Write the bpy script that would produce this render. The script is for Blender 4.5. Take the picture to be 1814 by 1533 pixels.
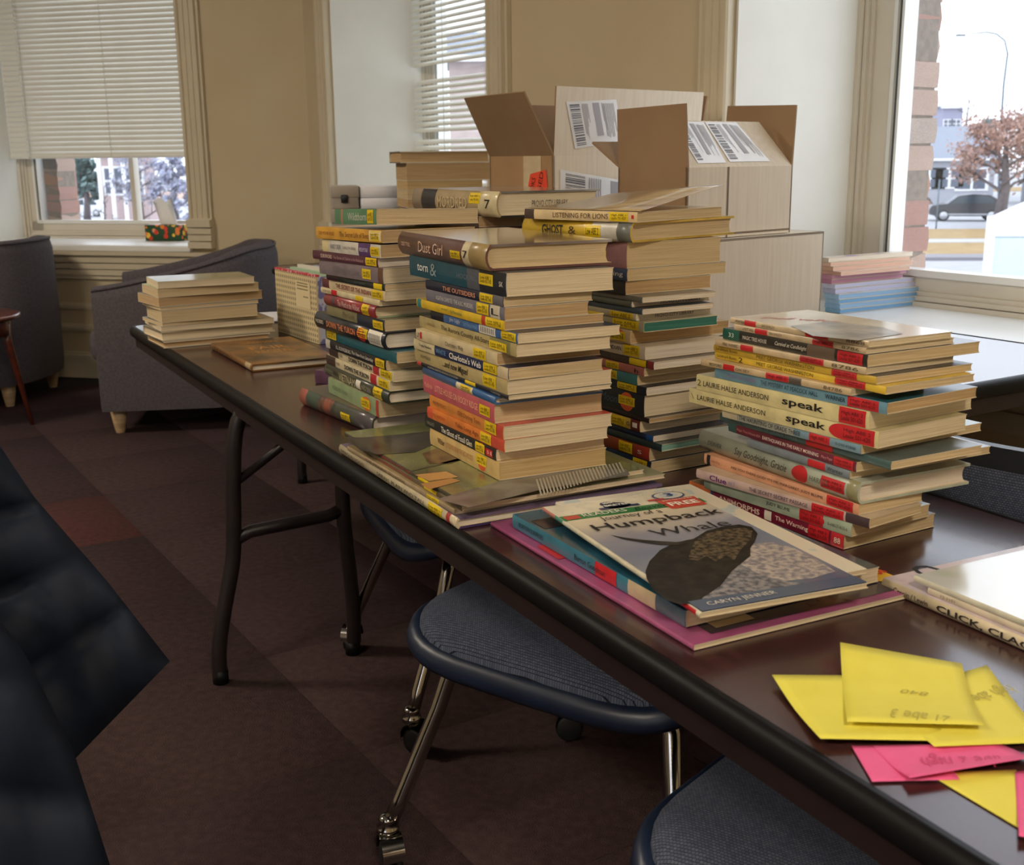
import bpy, bmesh, math, random
from mathutils import Vector, Matrix
random.seed(7)
SC = bpy.context.scene
COL = SC.collection
for _o in list(bpy.data.objects):
    bpy.data.objects.remove(_o)

# ------------------------------------------------------------------ camera
FPX, IW, IH = 2029.0, 1814.0, 1533.0          # focal length in pixels, frame
H = 1.06                                      # eye height of the seated photographer
_d = Vector((993.0 - 907.0, 9240.0 - 766.5, FPX)).normalized()   # plumb line in camera axes (right, down, forward)
_up = -_d
_fw = Vector((0, 0, 1)); _fw = (_fw - _up * _fw.dot(_up)).normalized()
_rt = _up.cross(_fw)
if _rt.x < 0: _rt = -_rt
RW = Matrix((_rt, _fw, _up))                  # camera axes -> room axes (x right, y ahead, z up)
cam = bpy.data.cameras.new('camera'); camo = bpy.data.objects.new('camera', cam); COL.objects.link(camo)
_m = Matrix((RW.col[0], -RW.col[1], -RW.col[2])).transposed().to_4x4()
_m.translation = Vector((0, 0, H)); camo.matrix_world = _m
cam.sensor_fit = 'HORIZONTAL'; cam.sensor_width = 36.0; cam.lens = 36.0 * FPX / IW
cam.clip_start = 0.05; cam.clip_end = 600
cam.dof.use_dof = True; cam.dof.focus_distance = 1.65; cam.dof.aperture_fstop = 12.0
SC.camera = camo

# ------------------------------------------------------------------ sky, exposure
SC.view_settings.view_transform = 'Standard'; SC.view_settings.look = 'None'
SC.view_settings.gamma = 1.0; SC.view_settings.use_curve_mapping = False
SC.view_settings.exposure = 0.4
SKY_STRENGTH = 2.1
W = bpy.data.worlds.new('world'); SC.world = W; W.use_nodes = True
_bg = W.node_tree.nodes['Background']; _bg.inputs[0].default_value = (0.89, 0.93, 1.0, 1); _bg.inputs[1].default_value = SKY_STRENGTH

_cy = SC.cycles
_cy.max_bounces = 6; _cy.diffuse_bounces = 4; _cy.glossy_bounces = 3; _cy.transmission_bounces = 3; _cy.transparent_max_bounces = 8
_cy.caustics_reflective = False; _cy.caustics_refractive = False; _cy.use_adaptive_sampling = True; _cy.adaptive_threshold = 0.05

def ray(x, y):
    return RW @ Vector(((x - IW / 2) / FPX, (y - IH / 2) / FPX, 1.0))
def P(x, y, z):
    """room point on the level z seen at pixel x, y"""
    r = ray(x, y); t = (z - H) / r.z
    return Vector((r.x * t, r.y * t, z))
def PD(x, y, D):
    """room point at the distance D ahead seen at pixel x, y"""
    r = ray(x, y); t = D / r.y
    return Vector((r.x * t, D, H + r.z * t))
def PV(x, y, o, n):
    """room point on the upright plane through o with normal n seen at pixel x, y"""
    r = ray(x, y); c = Vector((0, 0, H)); t = (o - c).dot(n) / r.dot(n)
    return c + r * t
def proj(p):
    v = RW.transposed() @ (Vector(p) - Vector((0, 0, H)))
    return (IW / 2 + FPX * v.x / v.z, IH / 2 + FPX * v.y / v.z)

# ------------------------------------------------------------------ materials
def lin(c):
    if isinstance(c, str):
        c = tuple(int(c[i:i + 2], 16) for i in (0, 2, 4))
    f = lambda u: u / 12.92 if u <= 0.04045 else ((u + 0.055) / 1.055) ** 2.4
    return tuple(f(v / 255.0) for v in c) + (1.0,)
MATS = {}
def mat(name, c, rough=0.6, c2=None, scale=8.0, stretch=(1, 1, 1), bump=0.0, bscale=None, metal=0.0, spec=0.5, coat=0.0, detail=3.0, mixr=(0.35, 0.7), emit=None, alpha=None, trans=None, bdist=0.002):
    if name in MATS: return MATS[name]
    m = bpy.data.materials.new(name); m.use_nodes = True; MATS[name] = m
    nt = m.node_tree; b = nt.nodes['Principled BSDF']
    b.inputs['Base Color'].default_value = lin(c); b.inputs['Roughness'].default_value = rough
    b.inputs['Metallic'].default_value = metal; b.inputs['Specular IOR Level'].default_value = spec
    b.inputs['Coat Weight'].default_value = coat; b.inputs['Coat Roughness'].default_value = 0.12
    if emit:
        b.inputs['Emission Color'].default_value = lin(c); b.inputs['Emission Strength'].default_value = emit
    if c2 is not None or bump:
        tc = nt.nodes.new('ShaderNodeTexCoord'); mp = nt.nodes.new('ShaderNodeMapping')
        mp.inputs['Scale'].default_value = stretch
        nt.links.new(tc.outputs['Object'], mp.inputs['Vector'])
    if c2 is not None:
        n = nt.nodes.new('ShaderNodeTexNoise'); n.inputs['Scale'].default_value = scale; n.inputs['Detail'].default_value = detail
        r = nt.nodes.new('ShaderNodeValToRGB')
        r.color_ramp.elements[0].position = mixr[0]; r.color_ramp.elements[1].position = mixr[1]
        r.color_ramp.elements[0].color = lin(c); r.color_ramp.elements[1].color = lin(c2)
        nt.links.new(mp.outputs[0], n.inputs['Vector']); nt.links.new(n.outputs[0], r.inputs[0]); nt.links.new(r.outputs[0], b.inputs['Base Color'])
    if bump:
        n2 = nt.nodes.new('ShaderNodeTexNoise'); n2.inputs['Scale'].default_value = bscale or scale; n2.inputs['Detail'].default_value = 2.0
        bp = nt.nodes.new('ShaderNodeBump'); bp.inputs['Strength'].default_value = bump; bp.inputs['Distance'].default_value = bdist
        nt.links.new(mp.outputs[0], n2.inputs['Vector']); nt.links.new(n2.outputs[0], bp.inputs['Height']); nt.links.new(bp.outputs[0], b.inputs['Normal'])
    return m
def plain(c, rough=0.5, coat=0.0):
    key = 'plain_%s_%d_%d' % (c if isinstance(c, str) else '%02x%02x%02x' % tuple(c), int(rough * 100), int(coat * 100))
    return mat(key, c, rough, coat=coat)

# ------------------------------------------------------------------ mesh helpers
def tag(o, label=None, cat=None, group=None, kind=None):
    if label: o['label'] = label
    if cat: o['category'] = cat
    if group: o['group'] = group
    if kind: o['kind'] = kind
    return o
def empty(name, loc=(0, 0, 0), rz=0.0, parent=None):
    o = bpy.data.objects.new(name, None); COL.objects.link(o); o.empty_display_size = 0.05
    o.location = loc; o.rotation_euler = (0, 0, rz)
    if parent: o.parent = parent
    return o
def thing(name, label, cat, loc=(0, 0, 0), rz=0.0, group=None):
    return tag(empty(name, loc, rz), label, cat, group)
def put(name, me, mats=None, parent=None, loc=None, rot=None, scale=None):
    """link a mesh as one object"""
    o = bpy.data.objects.new(name, me); COL.objects.link(o)
    if mats is not None:
        if not isinstance(mats, (list, tuple)): mats = [mats]
        if len(me.materials) == 0:
            for m in mats: me.materials.append(m)
        else:
            for i, m in enumerate(mats):
                o.material_slots[i].link = 'OBJECT'; o.material_slots[i].material = m
    if parent: o.parent = parent
    if loc is not None: o.location = loc
    if rot is not None: o.rotation_euler = rot
    if scale is not None: o.scale = scale
    return o
class MB:
    """collects shapes, builds one mesh"""
    def __init__(s): s.v = []; s.f = []; s.mi = []; s.sm = []
    def add(s, vs, fs, mi=0, sm=False, M=None):
        o = len(s.v)
        for p in vs:
            p = Vector(p)
            s.v.append(tuple(M @ p) if M is not None else tuple(p))
        for f in fs:
            s.f.append(tuple(i + o for i in f)); s.mi.append(mi); s.sm.append(sm)
        return s
    def box(s, a, b, mi=0, M=None):
        x0, y0, z0 = a; x1, y1, z1 = b
        return s.add([(x0, y0, z0), (x1, y0, z0), (x1, y1, z0), (x0, y1, z0), (x0, y0, z1), (x1, y0, z1), (x1, y1, z1), (x0, y1, z1)],
                     [(0, 3, 2, 1), (4, 5, 6, 7), (0, 1, 5, 4), (1, 2, 6, 5), (2, 3, 7, 6), (3, 0, 4, 7)], mi, False, M)
    def bbox(s, a, b, r, mi=0, M=None, seg=2):
        """box with rounded edges"""
        bm = bmesh.new(); bmesh.ops.create_cube(bm, size=1)
        for v in bm.verts:
            v.co = Vector([(a[i] + b[i]) / 2 + v.co[i] * (b[i] - a[i]) for i in range(3)])
        bmesh.ops.bevel(bm, geom=bm.edges[:], offset=r, segments=seg, affect='EDGES', profile=0.5)
        bm.verts.index_update()
        vs = [v.co.copy() for v in bm.verts]; fs = [[v.index for v in f.verts] for f in bm.faces]; bm.free()
        return s.add(vs, fs, mi, True, M)
    def tube(s, pts, r, n=10, mi=0, caps=True, M=None):
        pts = [Vector(p) for p in pts]; k = len(pts)
        rs = r if isinstance(r, (list, tuple)) else [r] * k
        vs = []; t0 = None; u = None
        for i, p in enumerate(pts):
            t = (pts[min(i + 1, k - 1)] - pts[max(i - 1, 0)]).normalized()
            if u is None:
                u = t.cross(Vector((0, 0, 1)))
                if u.length < 1e-3: u = t.cross(Vector((1, 0, 0)))
            u = (u - t * u.dot(t)).normalized(); w = t.cross(u)
            for j in range(n):
                a = 2 * math.pi * j / n
                vs.append(p + u * (rs[i] * math.cos(a)) + w * (rs[i] * math.sin(a)))
        fs = [(i * n + j, i * n + (j + 1) % n, (i + 1) * n + (j + 1) % n, (i + 1) * n + j) for i in range(k - 1) for j in range(n)]
        s.add(vs, fs, mi, True, M)
        if caps:
            o = len(s.v) - len(vs)
            s.f.append(tuple(o + j for j in reversed(range(n)))); s.mi.append(mi); s.sm.append(False)
            s.f.append(tuple(o + (k - 1) * n + j for j in range(n))); s.mi.append(mi); s.sm.append(False)
        return s
    def prism(s, poly, z0, z1, mi=0, M=None, sm=False, mi_side=None):
        n = len(poly); ms = mi if mi_side is None else mi_side
        vs = [(p[0], p[1], z0) for p in poly] + [(p[0], p[1], z1) for p in poly]
        s.add(vs, [tuple(reversed(range(n))), tuple(range(n, 2 * n))], mi, False, M)
        o = len(s.v) - 2 * n
        for i in range(n):
            j = (i + 1) % n
            s.f.append((o + i, o + j, o + n + j, o + n + i)); s.mi.append(ms); s.sm.append(sm)
        return s
    def lathe(s, prof, n=20, mi=0, M=None):
        k = len(prof)
        vs = [(r * math.cos(2 * math.pi * j / n), r * math.sin(2 * math.pi * j / n), z) for r, z in prof for j in range(n)]
        fs = [(i * n + j, i * n + (j + 1) % n, (i + 1) * n + (j + 1) % n, (i + 1) * n + j) for i in range(k - 1) for j in range(n)]
        return s.add(vs, fs, mi, True, M)
    def grid(s, rows, mi=0, sm=True, M=None, closed=False):
        k = len(rows); n = len(rows[0]); vs = [p for r in rows for p in r]; nn = n if closed else n - 1
        return s.add(vs, [(i * n + j, i * n + (j + 1) % n, (i + 1) * n + (j + 1) % n, (i + 1) * n + j) for i in range(k - 1) for j in range(nn)], mi, sm, M)
    def mesh(s, name='mesh'):
        me = bpy.data.meshes.new(name); me.from_pydata(s.v, [], s.f)
        me.polygons.foreach_set('material_index', s.mi); me.polygons.foreach_set('use_smooth', s.sm); me.update(); return me
    def build(s, name, mats, parent=None, loc=None, rz=None, fix=False):
        me = s.mesh(name)
        if fix:
            bm = bmesh.new(); bm.from_mesh(me); bmesh.ops.recalc_face_normals(bm, faces=bm.faces[:]); bm.to_mesh(me); bm.free()
        return put(name, me, mats, parent, loc, None if rz is None else (0, 0, rz))
def sharpen(o, ang=40):
    me = o.data
    try: me.set_sharp_from_angle(angle=math.radians(ang))
    except Exception: pass
    return o
def solid(o, t, off=-1):
    md = o.modifiers.new('thick', 'SOLIDIFY'); md.thickness = t; md.offset = off; return o
def copy_tree(o, parent=None):
    c = o.copy(); COL.objects.link(c); c.parent = parent
    for ch in o.children: copy_tree(ch, c)
    return c
# ------------------------------------------------------------------ lettering
TXT = {}
def text_mesh(s, bold=0.0, shear=0.0, space=1.0):
    k = (s, bold, shear, space)
    if k in TXT: return TXT[k]
    cu = bpy.data.curves.new('lettering', 'FONT'); cu.body = s; cu.size = 1.0; cu.offset = bold; cu.shear = shear; cu.space_character = space
    cu.align_x = 'CENTER'; cu.align_y = 'CENTER'; cu.resolution_u = 2
    o = bpy.data.objects.new('lettering', cu)
    me = bpy.data.meshes.new_from_object(o)
    bpy.data.objects.remove(o); bpy.data.curves.remove(cu)
    if len(me.vertices) == 0:
        TXT[k] = (me, 1, 1); return TXT[k]
    xs = [v.co.x for v in me.vertices]; ys = [v.co.y for v in me.vertices]
    cx, cy = (min(xs) + max(xs)) / 2, (min(ys) + max(ys)) / 2; w, h = max(xs) - min(xs), max(ys) - min(ys)
    for v in me.vertices: v.co = Vector(((v.co.x - cx) / w, (v.co.y - cy) / h, 0))
    me.materials.clear(); me.name = 'lettering'
    TXT[k] = (me, w, h); return TXT[k]
def lettering(s, c, parent, origin, ax, ay, w, h, bold=0.0, shear=0.0, name='lettering', keep=False, lift=0.0003):
    """print s centred at origin, along ax and up ay, fitted in w x h"""
    me, mw, mh = text_mesh(s, bold, shear)
    if keep:
        k = min(w / mw, h / mh); w, h = mw * k, mh * k
    ax = Vector(ax).normalized(); ay = Vector(ay).normalized(); az = ax.cross(ay)
    o = bpy.data.objects.new(name, me); COL.objects.link(o)
    m = c if not isinstance(c, (str, tuple, list)) else plain(c, 0.6)
    if len(me.materials) == 0: me.materials.append(None)
    o.material_slots[0].link = 'OBJECT'; o.material_slots[0].material = m
    M = Matrix((ax * w, ay * h, az)).transposed().to_4x4(); M.translation = Vector(origin) + az * lift
    o.parent = parent; o.matrix_local = M
    return o
# ------------------------------------------------------------------ room shell
ZS = 0.667                                    # window stool height
WA = math.radians(32.0)                       # the window wall runs 32 degrees left of straight ahead
E2 = Vector((math.sin(WA), -math.cos(WA), 0)); N2 = Vector((math.cos(WA), math.sin(WA), 0))
O2 = P(1500, 525, ZS) - N2 * 0.457; O2.z = 0  # room-side corner of the large window's left reveal
RZ2 = math.atan2(E2.y, E2.x)
RZ1 = math.radians(-14.4)
E1 = Vector((math.cos(RZ1), math.sin(RZ1), 0)); N1 = Vector((-math.sin(RZ1), math.cos(RZ1), 0))
O1 = O2 - E2 * 2.81                           # corner between the two window walls
def F2(x, y, z): return O2 + E2 * x + N2 * y + Vector((0, 0, z))
def F1(x, y, z): return O1 + E1 * x + N1 * y + Vector((0, 0, z))
CEIL = 3.0; HEAD = 2.5; TH = 0.50; RD = 0.457

M_wall = mat('wall paint', (202, 186, 154), 0.75, (196, 179, 147), 3.0, bump=0.12, bscale=160)
M_trim = mat('cream trim paint', (210, 198, 172), 0.45, (204, 192, 166), 6.0)
M_reveal = mat('white reveal paint', (228, 226, 216), 0.6, (222, 220, 210), 5.0, bump=0.05, bscale=90)
M_frame = mat('window frame paint', (214, 206, 190), 0.4, (208, 199, 182), 5.0)
M_sill = mat('white stool paint', (232, 232, 228), 0.35, (226, 226, 222), 6.0)
M_gask = mat('grey gasket', (70, 84, 92), 0.5)
M_ceil = mat('ceiling paint', (222, 216, 204), 0.8, (216, 210, 198), 4.0)
M_brickm = mat('mortar', (140, 126, 114), 0.9, (120, 108, 98), 40, bump=0.5, bscale=120)
def glass_mat():
    m = bpy.data.materials.new('window glass'); m.use_nodes = True; nt = m.node_tree
    for n in list(nt.nodes): nt.nodes.remove(n)
    o = nt.nodes.new('ShaderNodeOutputMaterial'); mx = nt.nodes.new('ShaderNodeMixShader'); t = nt.nodes.new('ShaderNodeBsdfTransparent'); g = nt.nodes.new('ShaderNodeBsdfGlossy')
    g.inputs['Roughness'].default_value = 0.02; mx.inputs[0].default_value = 0.06; t.inputs[0].default_value = (0.96, 0.98, 1, 1)
    nt.links.new(t.outputs[0], mx.inputs[1]); nt.links.new(g.outputs[0], mx.inputs[2]); nt.links.new(mx.outputs[0], o.inputs[0])
    return m
M_glass = glass_mat()

def struct(name, mb, m, loc=(0, 0, 0), rz=0, parent=None):
    o = mb.build(name, m, parent, loc, rz)
    if parent is None: tag(o, kind='structure')
    return o
def wall_with_openings(name, org, rz, x0, x1, ops):
    mb = MB(); xs = x0
    for a, b in sorted(ops):
        mb.box((xs, 0, 0), (a, TH, CEIL)); mb.box((a, 0, 0), (b, TH, ZS - 0.03)); mb.box((a, 0, HEAD), (b, TH, CEIL)); xs = b
    mb.box((xs, 0, 0), (x1, TH, CEIL))
    return struct(name, mb, M_wall, org, rz)
W2A, W2B, W3A, W3B = -2.51, -1.18, 0.0, 1.36
W1A, W1B = -1.89, -0.628
wall_with_openings('wall_right', O2, RZ2, -2.81 - 0.02, 3.6, [(W2A, W2B), (W3A, W3B)])
wall_with_openings('wall_back', O1, RZ1, -5.2, 0.12, [(W1A, W1B)])
_c1 = F1(-5.2, 0, 0); _c2 = F2(3.6, 0, 0); _c3 = Vector((_c1.x - 0.3, -3.2, 0)); _c4 = Vector((_c2.x + 0.2, -3.2, 0))
def thin_wall(name, a, b, m, t=0.12):
    d = (b - a); L = d.length; rz = math.atan2(d.y, d.x)
    return struct(name, MB().box((0, 0, 0), (L, t, CEIL)), m, a, rz)
thin_wall('wall_left', _c3, _c1, M_wall)
# wall behind the viewer, with a wide window of its own
def wall_window(name, a, b, x0, x1):
    d = (b - a); L = d.length; rz = math.atan2(d.y, d.x); t = .3
    mb = MB().box((0, 0, 0), (x0, t, CEIL)).box((x1, 0, 0), (L, t, CEIL)).box((x0, 0, 0), (x1, t, .8)).box((x0, 0, HEAD), (x1, t, CEIL))
    struct(name, mb, M_wall, a, rz)
    return a, rz
WF = wall_window('wall_front', _c4, _c3, 3.9, 6.6)
_wr = tag(empty('window_4', WF[0], WF[1]), kind='structure')
for xx in (3.9, 4.78, 5.66, 6.52): MB().box((xx, .1, .8), (xx + .08, .16, HEAD)).build('muntin', M_frame, _wr)
for zz in (.8, 1.62, HEAD - .08): MB().box((3.9, .1, zz), (6.6, .16, zz + .08)).build('muntin', M_frame, _wr)
MB().box((3.9, .12, .8), (6.6, .125, HEAD)).build('pane', M_glass, _wr)
thin_wall('wall_side', _c2, _c4, M_wall)
_poly = [(p.x, p.y) for p in (_c3, _c4, _c2 + N2 * TH, F2(-2.81, TH, 0) + N1 * 0.05, F1(0, TH, 0), _c1 + N1 * TH)]
struct('ceiling', MB().prism(_poly, CEIL, CEIL + 0.1), M_ceil)
M_under = mat('floor screed', (40, 32, 30), 0.9, (34, 28, 27), 12)
struct('floor', MB().prism(_poly, -0.12, -0.006), M_under)
FLOOR = bpy.data.objects['floor']
# carpet tiles, each with its own tint and pile direction
def carpet(name, c, c2):
    return mat(name, c, 0.95, c2, 55, bump=0.9, bscale=380, spec=0.15, mixr=(0.3, 0.75), bdist=0.004)
CT = [carpet('carpet brown', (74, 57, 58), (57, 43, 45)), carpet('carpet plum', (71, 54, 56), (55, 41, 44)), carpet('carpet umber', (77, 59, 58), (59, 45, 45)), carpet('carpet russet', (93, 58, 55), (73, 47, 46))]
_ct = MB().bbox((-0.2497, -0.2497, -0.006), (0.2497, 0.2497, 0.0), 0.0008, seg=1).mesh('carpet_tile')
_ct.materials.append(CT[0])
_an = math.radians(-58)
_e = Vector((math.cos(_an), math.sin(_an), 0)); _n = Vector((-math.sin(_an), math.cos(_an), 0))
rr = random.Random(5); _org = Vector((-0.2, 2.6, 0)); _anch = P(255, 949, 0)
_org = _anch + _e * 0.25 - _n * 0.25 - _e * 0.0
for i in range(-12, 8):
    for j in range(-8, 9):
        c = _anch - _e * 0.25 - _n * 0.25 + _e * (0.5 * i) + _n * (0.5 * j)
        rel = c - O2
        if rel.dot(N2) > -0.24 or (c - O1).dot(N1) > -0.24 or c.y < -0.3 or c.x < -3.6: continue
        if abs(c.x) > 0.62 * max(c.y, 0) + 1.0: continue
        k = 3 if (i, j) == (0, 0) else rr.choice((0, 0, 1, 1, 2, 2, 0, 1))
        put('carpet_tile', _ct, [CT[k]], FLOOR, (c.x, c.y, 0), (0, 0, _an + (math.pi / 2 if rr.random() < .5 else 0)))

def fluted(w, d):
    """casing section with reeds, as a polygon in (x, -y)"""
    pts = [(0, 0)]; n = 4
    prof = [(0, .55), (.10, .55), (.12, 1), (.2, 1), (.24, .7), (.36, .7), (.38, .85), (.46, .85), (.48, .7), (.60, .7), (.62, .85), (.70, .85), (.72, .7), (.82, .7), (.86, 1), (.97, 1), (1, .8), (1, 0)]
    return pts + [(a * w, -b * d) for a, b in prof]
def casing(root, x0, z0, z1, w=0.115, d=0.032, flip=False):
    pl = fluted(w, d)
    if flip: pl = [(w - a, b) for a, b in reversed(pl)]
    MB().prism([(x0 + a, b) for a, b in reversed(pl)], z0 + 0.13, z1, 0).build('casing', M_trim, root, fix=True)
    mb = MB(); z = z0 - 0.01
    for hh, dd in ((.030, .048), (.006, .030), (.026, .044), (.006, .028), (.026, .044), (.006, .028), (.034, .050), (.006, .03)):
        mb.box((x0 - 0.004, -dd, z), (x0 + w + 0.004, 0, z + hh)); z += hh
    mb.build('plinth_block', M_trim, root)
def window(idx, org, rz, xa, xb, mull, stile=0.15, blind=False):
    r = tag(empty('window_%d' % idx, org, rz), kind='structure')
    MB().box((xa, -0.002, ZS), (xa + 0.008, RD, HEAD)).build('reveal_panel', M_reveal, r)
    MB().box((xb - 0.008, -0.002, ZS), (xb, RD, HEAD)).build('reveal_panel', M_reveal, r)
    MB().box((xa, -0.002, HEAD - 0.008), (xb, RD, HEAD)).build('reveal_panel', M_reveal, r)
    MB().bbox((xa - 0.0, -0.035, ZS - 0.03), (xb + 0.0, RD + 0.02, ZS), 0.006).build('window_sill', M_sill, r)
    casing(r, xa - 0.118, ZS, HEAD + 0.1); casing(r, xb + 0.003, ZS, HEAD + 0.1, flip=True)
    MB().box((xa - 0.12, -0.03, HEAD), (xb + 0.12, 0, HEAD + 0.11)).build('head_casing', M_trim, r)
    # apron with reeds under the stool
    mb = MB(); z = ZS - 0.03
    for hh, dd in ((.018, .052), (.006, .02), (.030, .034), (.006, .018), (.026, .03), (.005, .016), (.026, .028), (.02, .018)):
        mb.box((xa - 0.13, -dd, z - hh), (xb + 0.13, 0, z)); z -= hh
    mb.build('apron', M_trim, r)
    # sash frame against the masonry
    fy0, fy1 = RD, RD + 0.045; zb = ZS + 0.0; s = stile; rb = 0.088
    mb = MB(); mb.box((xa, fy0, zb), (xa + s, fy1, HEAD)); mb.box((xb - s, fy0, zb), (xb, fy1, HEAD)); mb.box((xa, fy0, zb), (xb, fy1, zb + rb)); mb.box((xa, fy0, HEAD - 0.1), (xb, fy1, HEAD))
    mb.build('sash_frame', M_frame, r)
    # stepped bead round the frame
    mb = MB()
    for o, dpt in ((0.0, 0.03), (0.014, 0.018), (0.026, 0.008)):
        for xx, sg in ((xa + 0.008, 1), (xb - 0.008, -1)):
            a = xx + sg * o; b = xx + sg * (o + 0.012); mb.box((min(a, b), fy0 - dpt, zb), (max(a, b), fy0, HEAD - 0.008))
        mb.box((xa + 0.04, fy0 - dpt, zb + o), (xb - 0.04, fy0, zb + o + 0.012))
    mb.build('frame_bead', M_frame, r)
    mb = MB()
    for xx, sg in ((xa + s, 1), (xb - s, -1)):
        for a0, a1, k in ((-0.03, -0.018, 0), (-0.016, -0.006, 1), (-0.004, 0.004, 0)):
            a = xx + sg * a0; b = xx + sg * a1; mb.box((min(a, b), fy0 - (0.008 if k == 0 else 0.001), zb + rb - 0.01), (max(a, b), fy1, HEAD - 0.1), k)
    mb.box((xa + s - 0.02, fy0 - 0.008, zb + rb - 0.012), (xb - s + 0.02, fy1, zb + rb + 0.006), 0)
    mb.build('glazing_bead', [M_sill, M_gask], r)
    edges = [xa + s] + [m for m in mull] + [xb - s]
    for m in mull:
        MB().bbox((m - 0.014, fy0 - 0.004, zb + rb), (m + 0.014, fy1 + 0.004, HEAD - 0.1), 0.004).build('muntin', M_frame, r)
    for a, b in zip(edges[:-1], edges[1:]):
        MB().box((a + (0.01 if a != xa + s else 0.0), fy0 + 0.02, zb + rb), (b - 0.01, fy0 + 0.024, HEAD - 0.1)).build('pane', M_glass, r)
    return r
WIN1 = window(1, O1, RZ1, W1A, W1B, [-1.215], 0.11)
WIN2 = window(2, O2, RZ2, W2A, W2B, [-1.84], 0.11)
WIN3 = window(3, O2, RZ2, W3A, W3B, [], 0.142)
# rails on the wall under the left window
def moulding(name, org, rz, x0, x1, z0, prof):
    mb = MB(); z = z0
    for hh, dd in prof: mb.box((x0, -dd, z), (x1, 0, z + hh)); z += hh
    return struct(name, mb, M_trim, org, rz)
for nm, org, rz, xa, xb in (('back', O1, RZ1, -5.2, -0.03), ('right', O2, RZ2, -2.78, 3.6)):
    moulding('baseboard_%s' % nm, org, rz, xa, xb, 0.0, ((.10, .022), (.018, .03), (.012, .016)))
    moulding('trim_1' if nm == 'back' else 'trim_3', org, rz, xa, xb, 0.235, ((.012, .012), (.016, .02), (.01, .01)))
    moulding('trim_2' if nm == 'back' else 'trim_4', org, rz, xa, xb, 0.345, ((.01, .01), (.014, .017), (.008, .008)))

# brick jambs outside the glass
BM = [mat('brick red', (172, 130, 118), 0.9, (150, 118, 108), 30, bump=0.6, bscale=90), mat('brick orange', (178, 136, 112), 0.9, (158, 120, 100), 26, bump=0.6, bscale=90),
      mat('brick pale', (176, 158, 146), 0.9, (156, 140, 130), 22, bump=0.6, bscale=90), mat('brick buff', (170, 142, 128), 0.9, (182, 160, 146), 30, bump=0.6, bscale=90)]
def brick_mesh(seed):
    r = random.Random(seed); bm = bmesh.new(); bmesh.ops.create_cube(bm, size=1)
    bmesh.ops.subdivide_edges(bm, edges=bm.edges[:], cuts=1, use_grid_fill=True)
    for v in bm.verts:
        v.co += Vector((r.uniform(-.012, .012), r.uniform(-.012, .012), r.uniform(-.02, .02)))
        if abs(v.co.x) > .4 and abs(v.co.z) > .4: v.co.x *= .95; v.co.z *= .93
    me = bpy.data.meshes.new('brick'); bm.to_mesh(me); bm.free()
    for p in me.polygons: p.use_smooth = False
    me.materials.append(BM[0]); return me
BRK = [brick_mesh(i) for i in range(5)]
def solve_(f, lo, hi):
    a = f(lo)
    for _ in range(50):
        m = (lo + hi) / 2; v = f(m)
        if (v > 0) == (a > 0): lo, a = m, v
        else: hi = m
    return (lo + hi) / 2
def brick_jamb(org, rz, x1, parentname):
    wo = bpy.data.objects[parentname]; rb = random.Random(11)
    jm = MB().box((x1 - 0.20, TH, 0.3), (x1 - 0.005, TH + 0.155, HEAD + 0.3)).build('mortar_bed', M_brickm, wo)
    z = 0.42; i = 0
    while z < HEAD + 0.2:
        dx = rb.uniform(-.006, .006)
        b = put('brick', BRK[i % 5], [BM[rb.choice((0, 0, 1, 2, 3, 1))]], wo, (x1 - 0.10 + dx, TH + 0.082, z + 0.033), (0, 0, 0), (0.2, 0.165, 0.0715))
        z += 0.0745; i += 1
_jx = solve_(lambda s: proj(F2(s, TH + .155, 1.1))[0] - 1652, .02, .4)
brick_jamb(O2, RZ2, _jx, 'wall_right')
brick_jamb(O1, RZ1, W1A + 0.20, 'wall_back')

# venetian blinds
M_slat = mat('blind slat', (236, 235, 228), 0.5, (229, 228, 220), 4)
M_slat2 = mat('blind slat white', (232, 232, 224), 0.5, (225, 225, 217), 4)
M_cord = mat('blind cord', (215, 208, 190), 0.8, (200, 192, 172), 60)
def blind(label, org, rz, xa, xb, yb, zs, tilt, m, cords, tassel=None, width=0.026):
    t = thing('venetian_blind', label, 'blind', org, rz)
    L = xb - xa; rows = []
    for k in range(7):
        u = k / 6.0 - .5; zz = 0.0035 * (1 - (2 * u) ** 2)
        y = u * width
        rows.append([(0, y * math.cos(tilt) - zz * math.sin(tilt), y * math.sin(tilt) + zz * math.cos(tilt)), (L, y * math.cos(tilt) - zz * math.sin(tilt), y * math.sin(tilt) + zz * math.cos(tilt))])
    me = MB().grid(rows).mesh('slat'); me.materials.append(m)
    for z in zs:
        put('slat', me, None, t, (xa, yb, z))
    zb, zt = min(zs), max(zs)
    MB().bbox((xa - .004, yb - .014, zb - .026), (xb + .004, yb + .014, zb - .01), .005).build('bottom_rail', m, t)
    MB().bbox((xa - .004, yb - .02, zt + .014), (xb + .004, yb + .02, zt + .05), .004).build('head_rail', m, t)
    for c in cords:
        MB().tube([(c, yb - .0145, zb - .02), (c, yb - .0145, zt + .02)], 0.0012, 5).build('ladder_cord', M_cord, t)
    if tassel is not None:
        pts = []
        mb = MB(); z = zb - .02
        while z < zt:
            mb.bbox((tassel - .004, yb - .03, z), (tassel + .004, yb - .022, z + .018), .002, seg=1); z += .022
        mb.build('pull_cord', M_slat2, t)
    return t
_zs = []; z = 1.108
while z < HEAD - 0.07: _zs.append(z); z += 0.0255
blind('cream venetian blind pulled halfway down over the window behind the armchairs', O1, RZ1, W1A + 0.012, W1B - 0.012, 0.385, _zs, math.radians(66), M_slat, [W1A + .62], W1A + 0.135, 0.031)
_zs = []; z = ZS + 0.06; k = 0
while z < HEAD - 0.07:
    if k not in (17, 27, 28): _zs.append(z)
    z += 0.0255; k += 1
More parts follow.
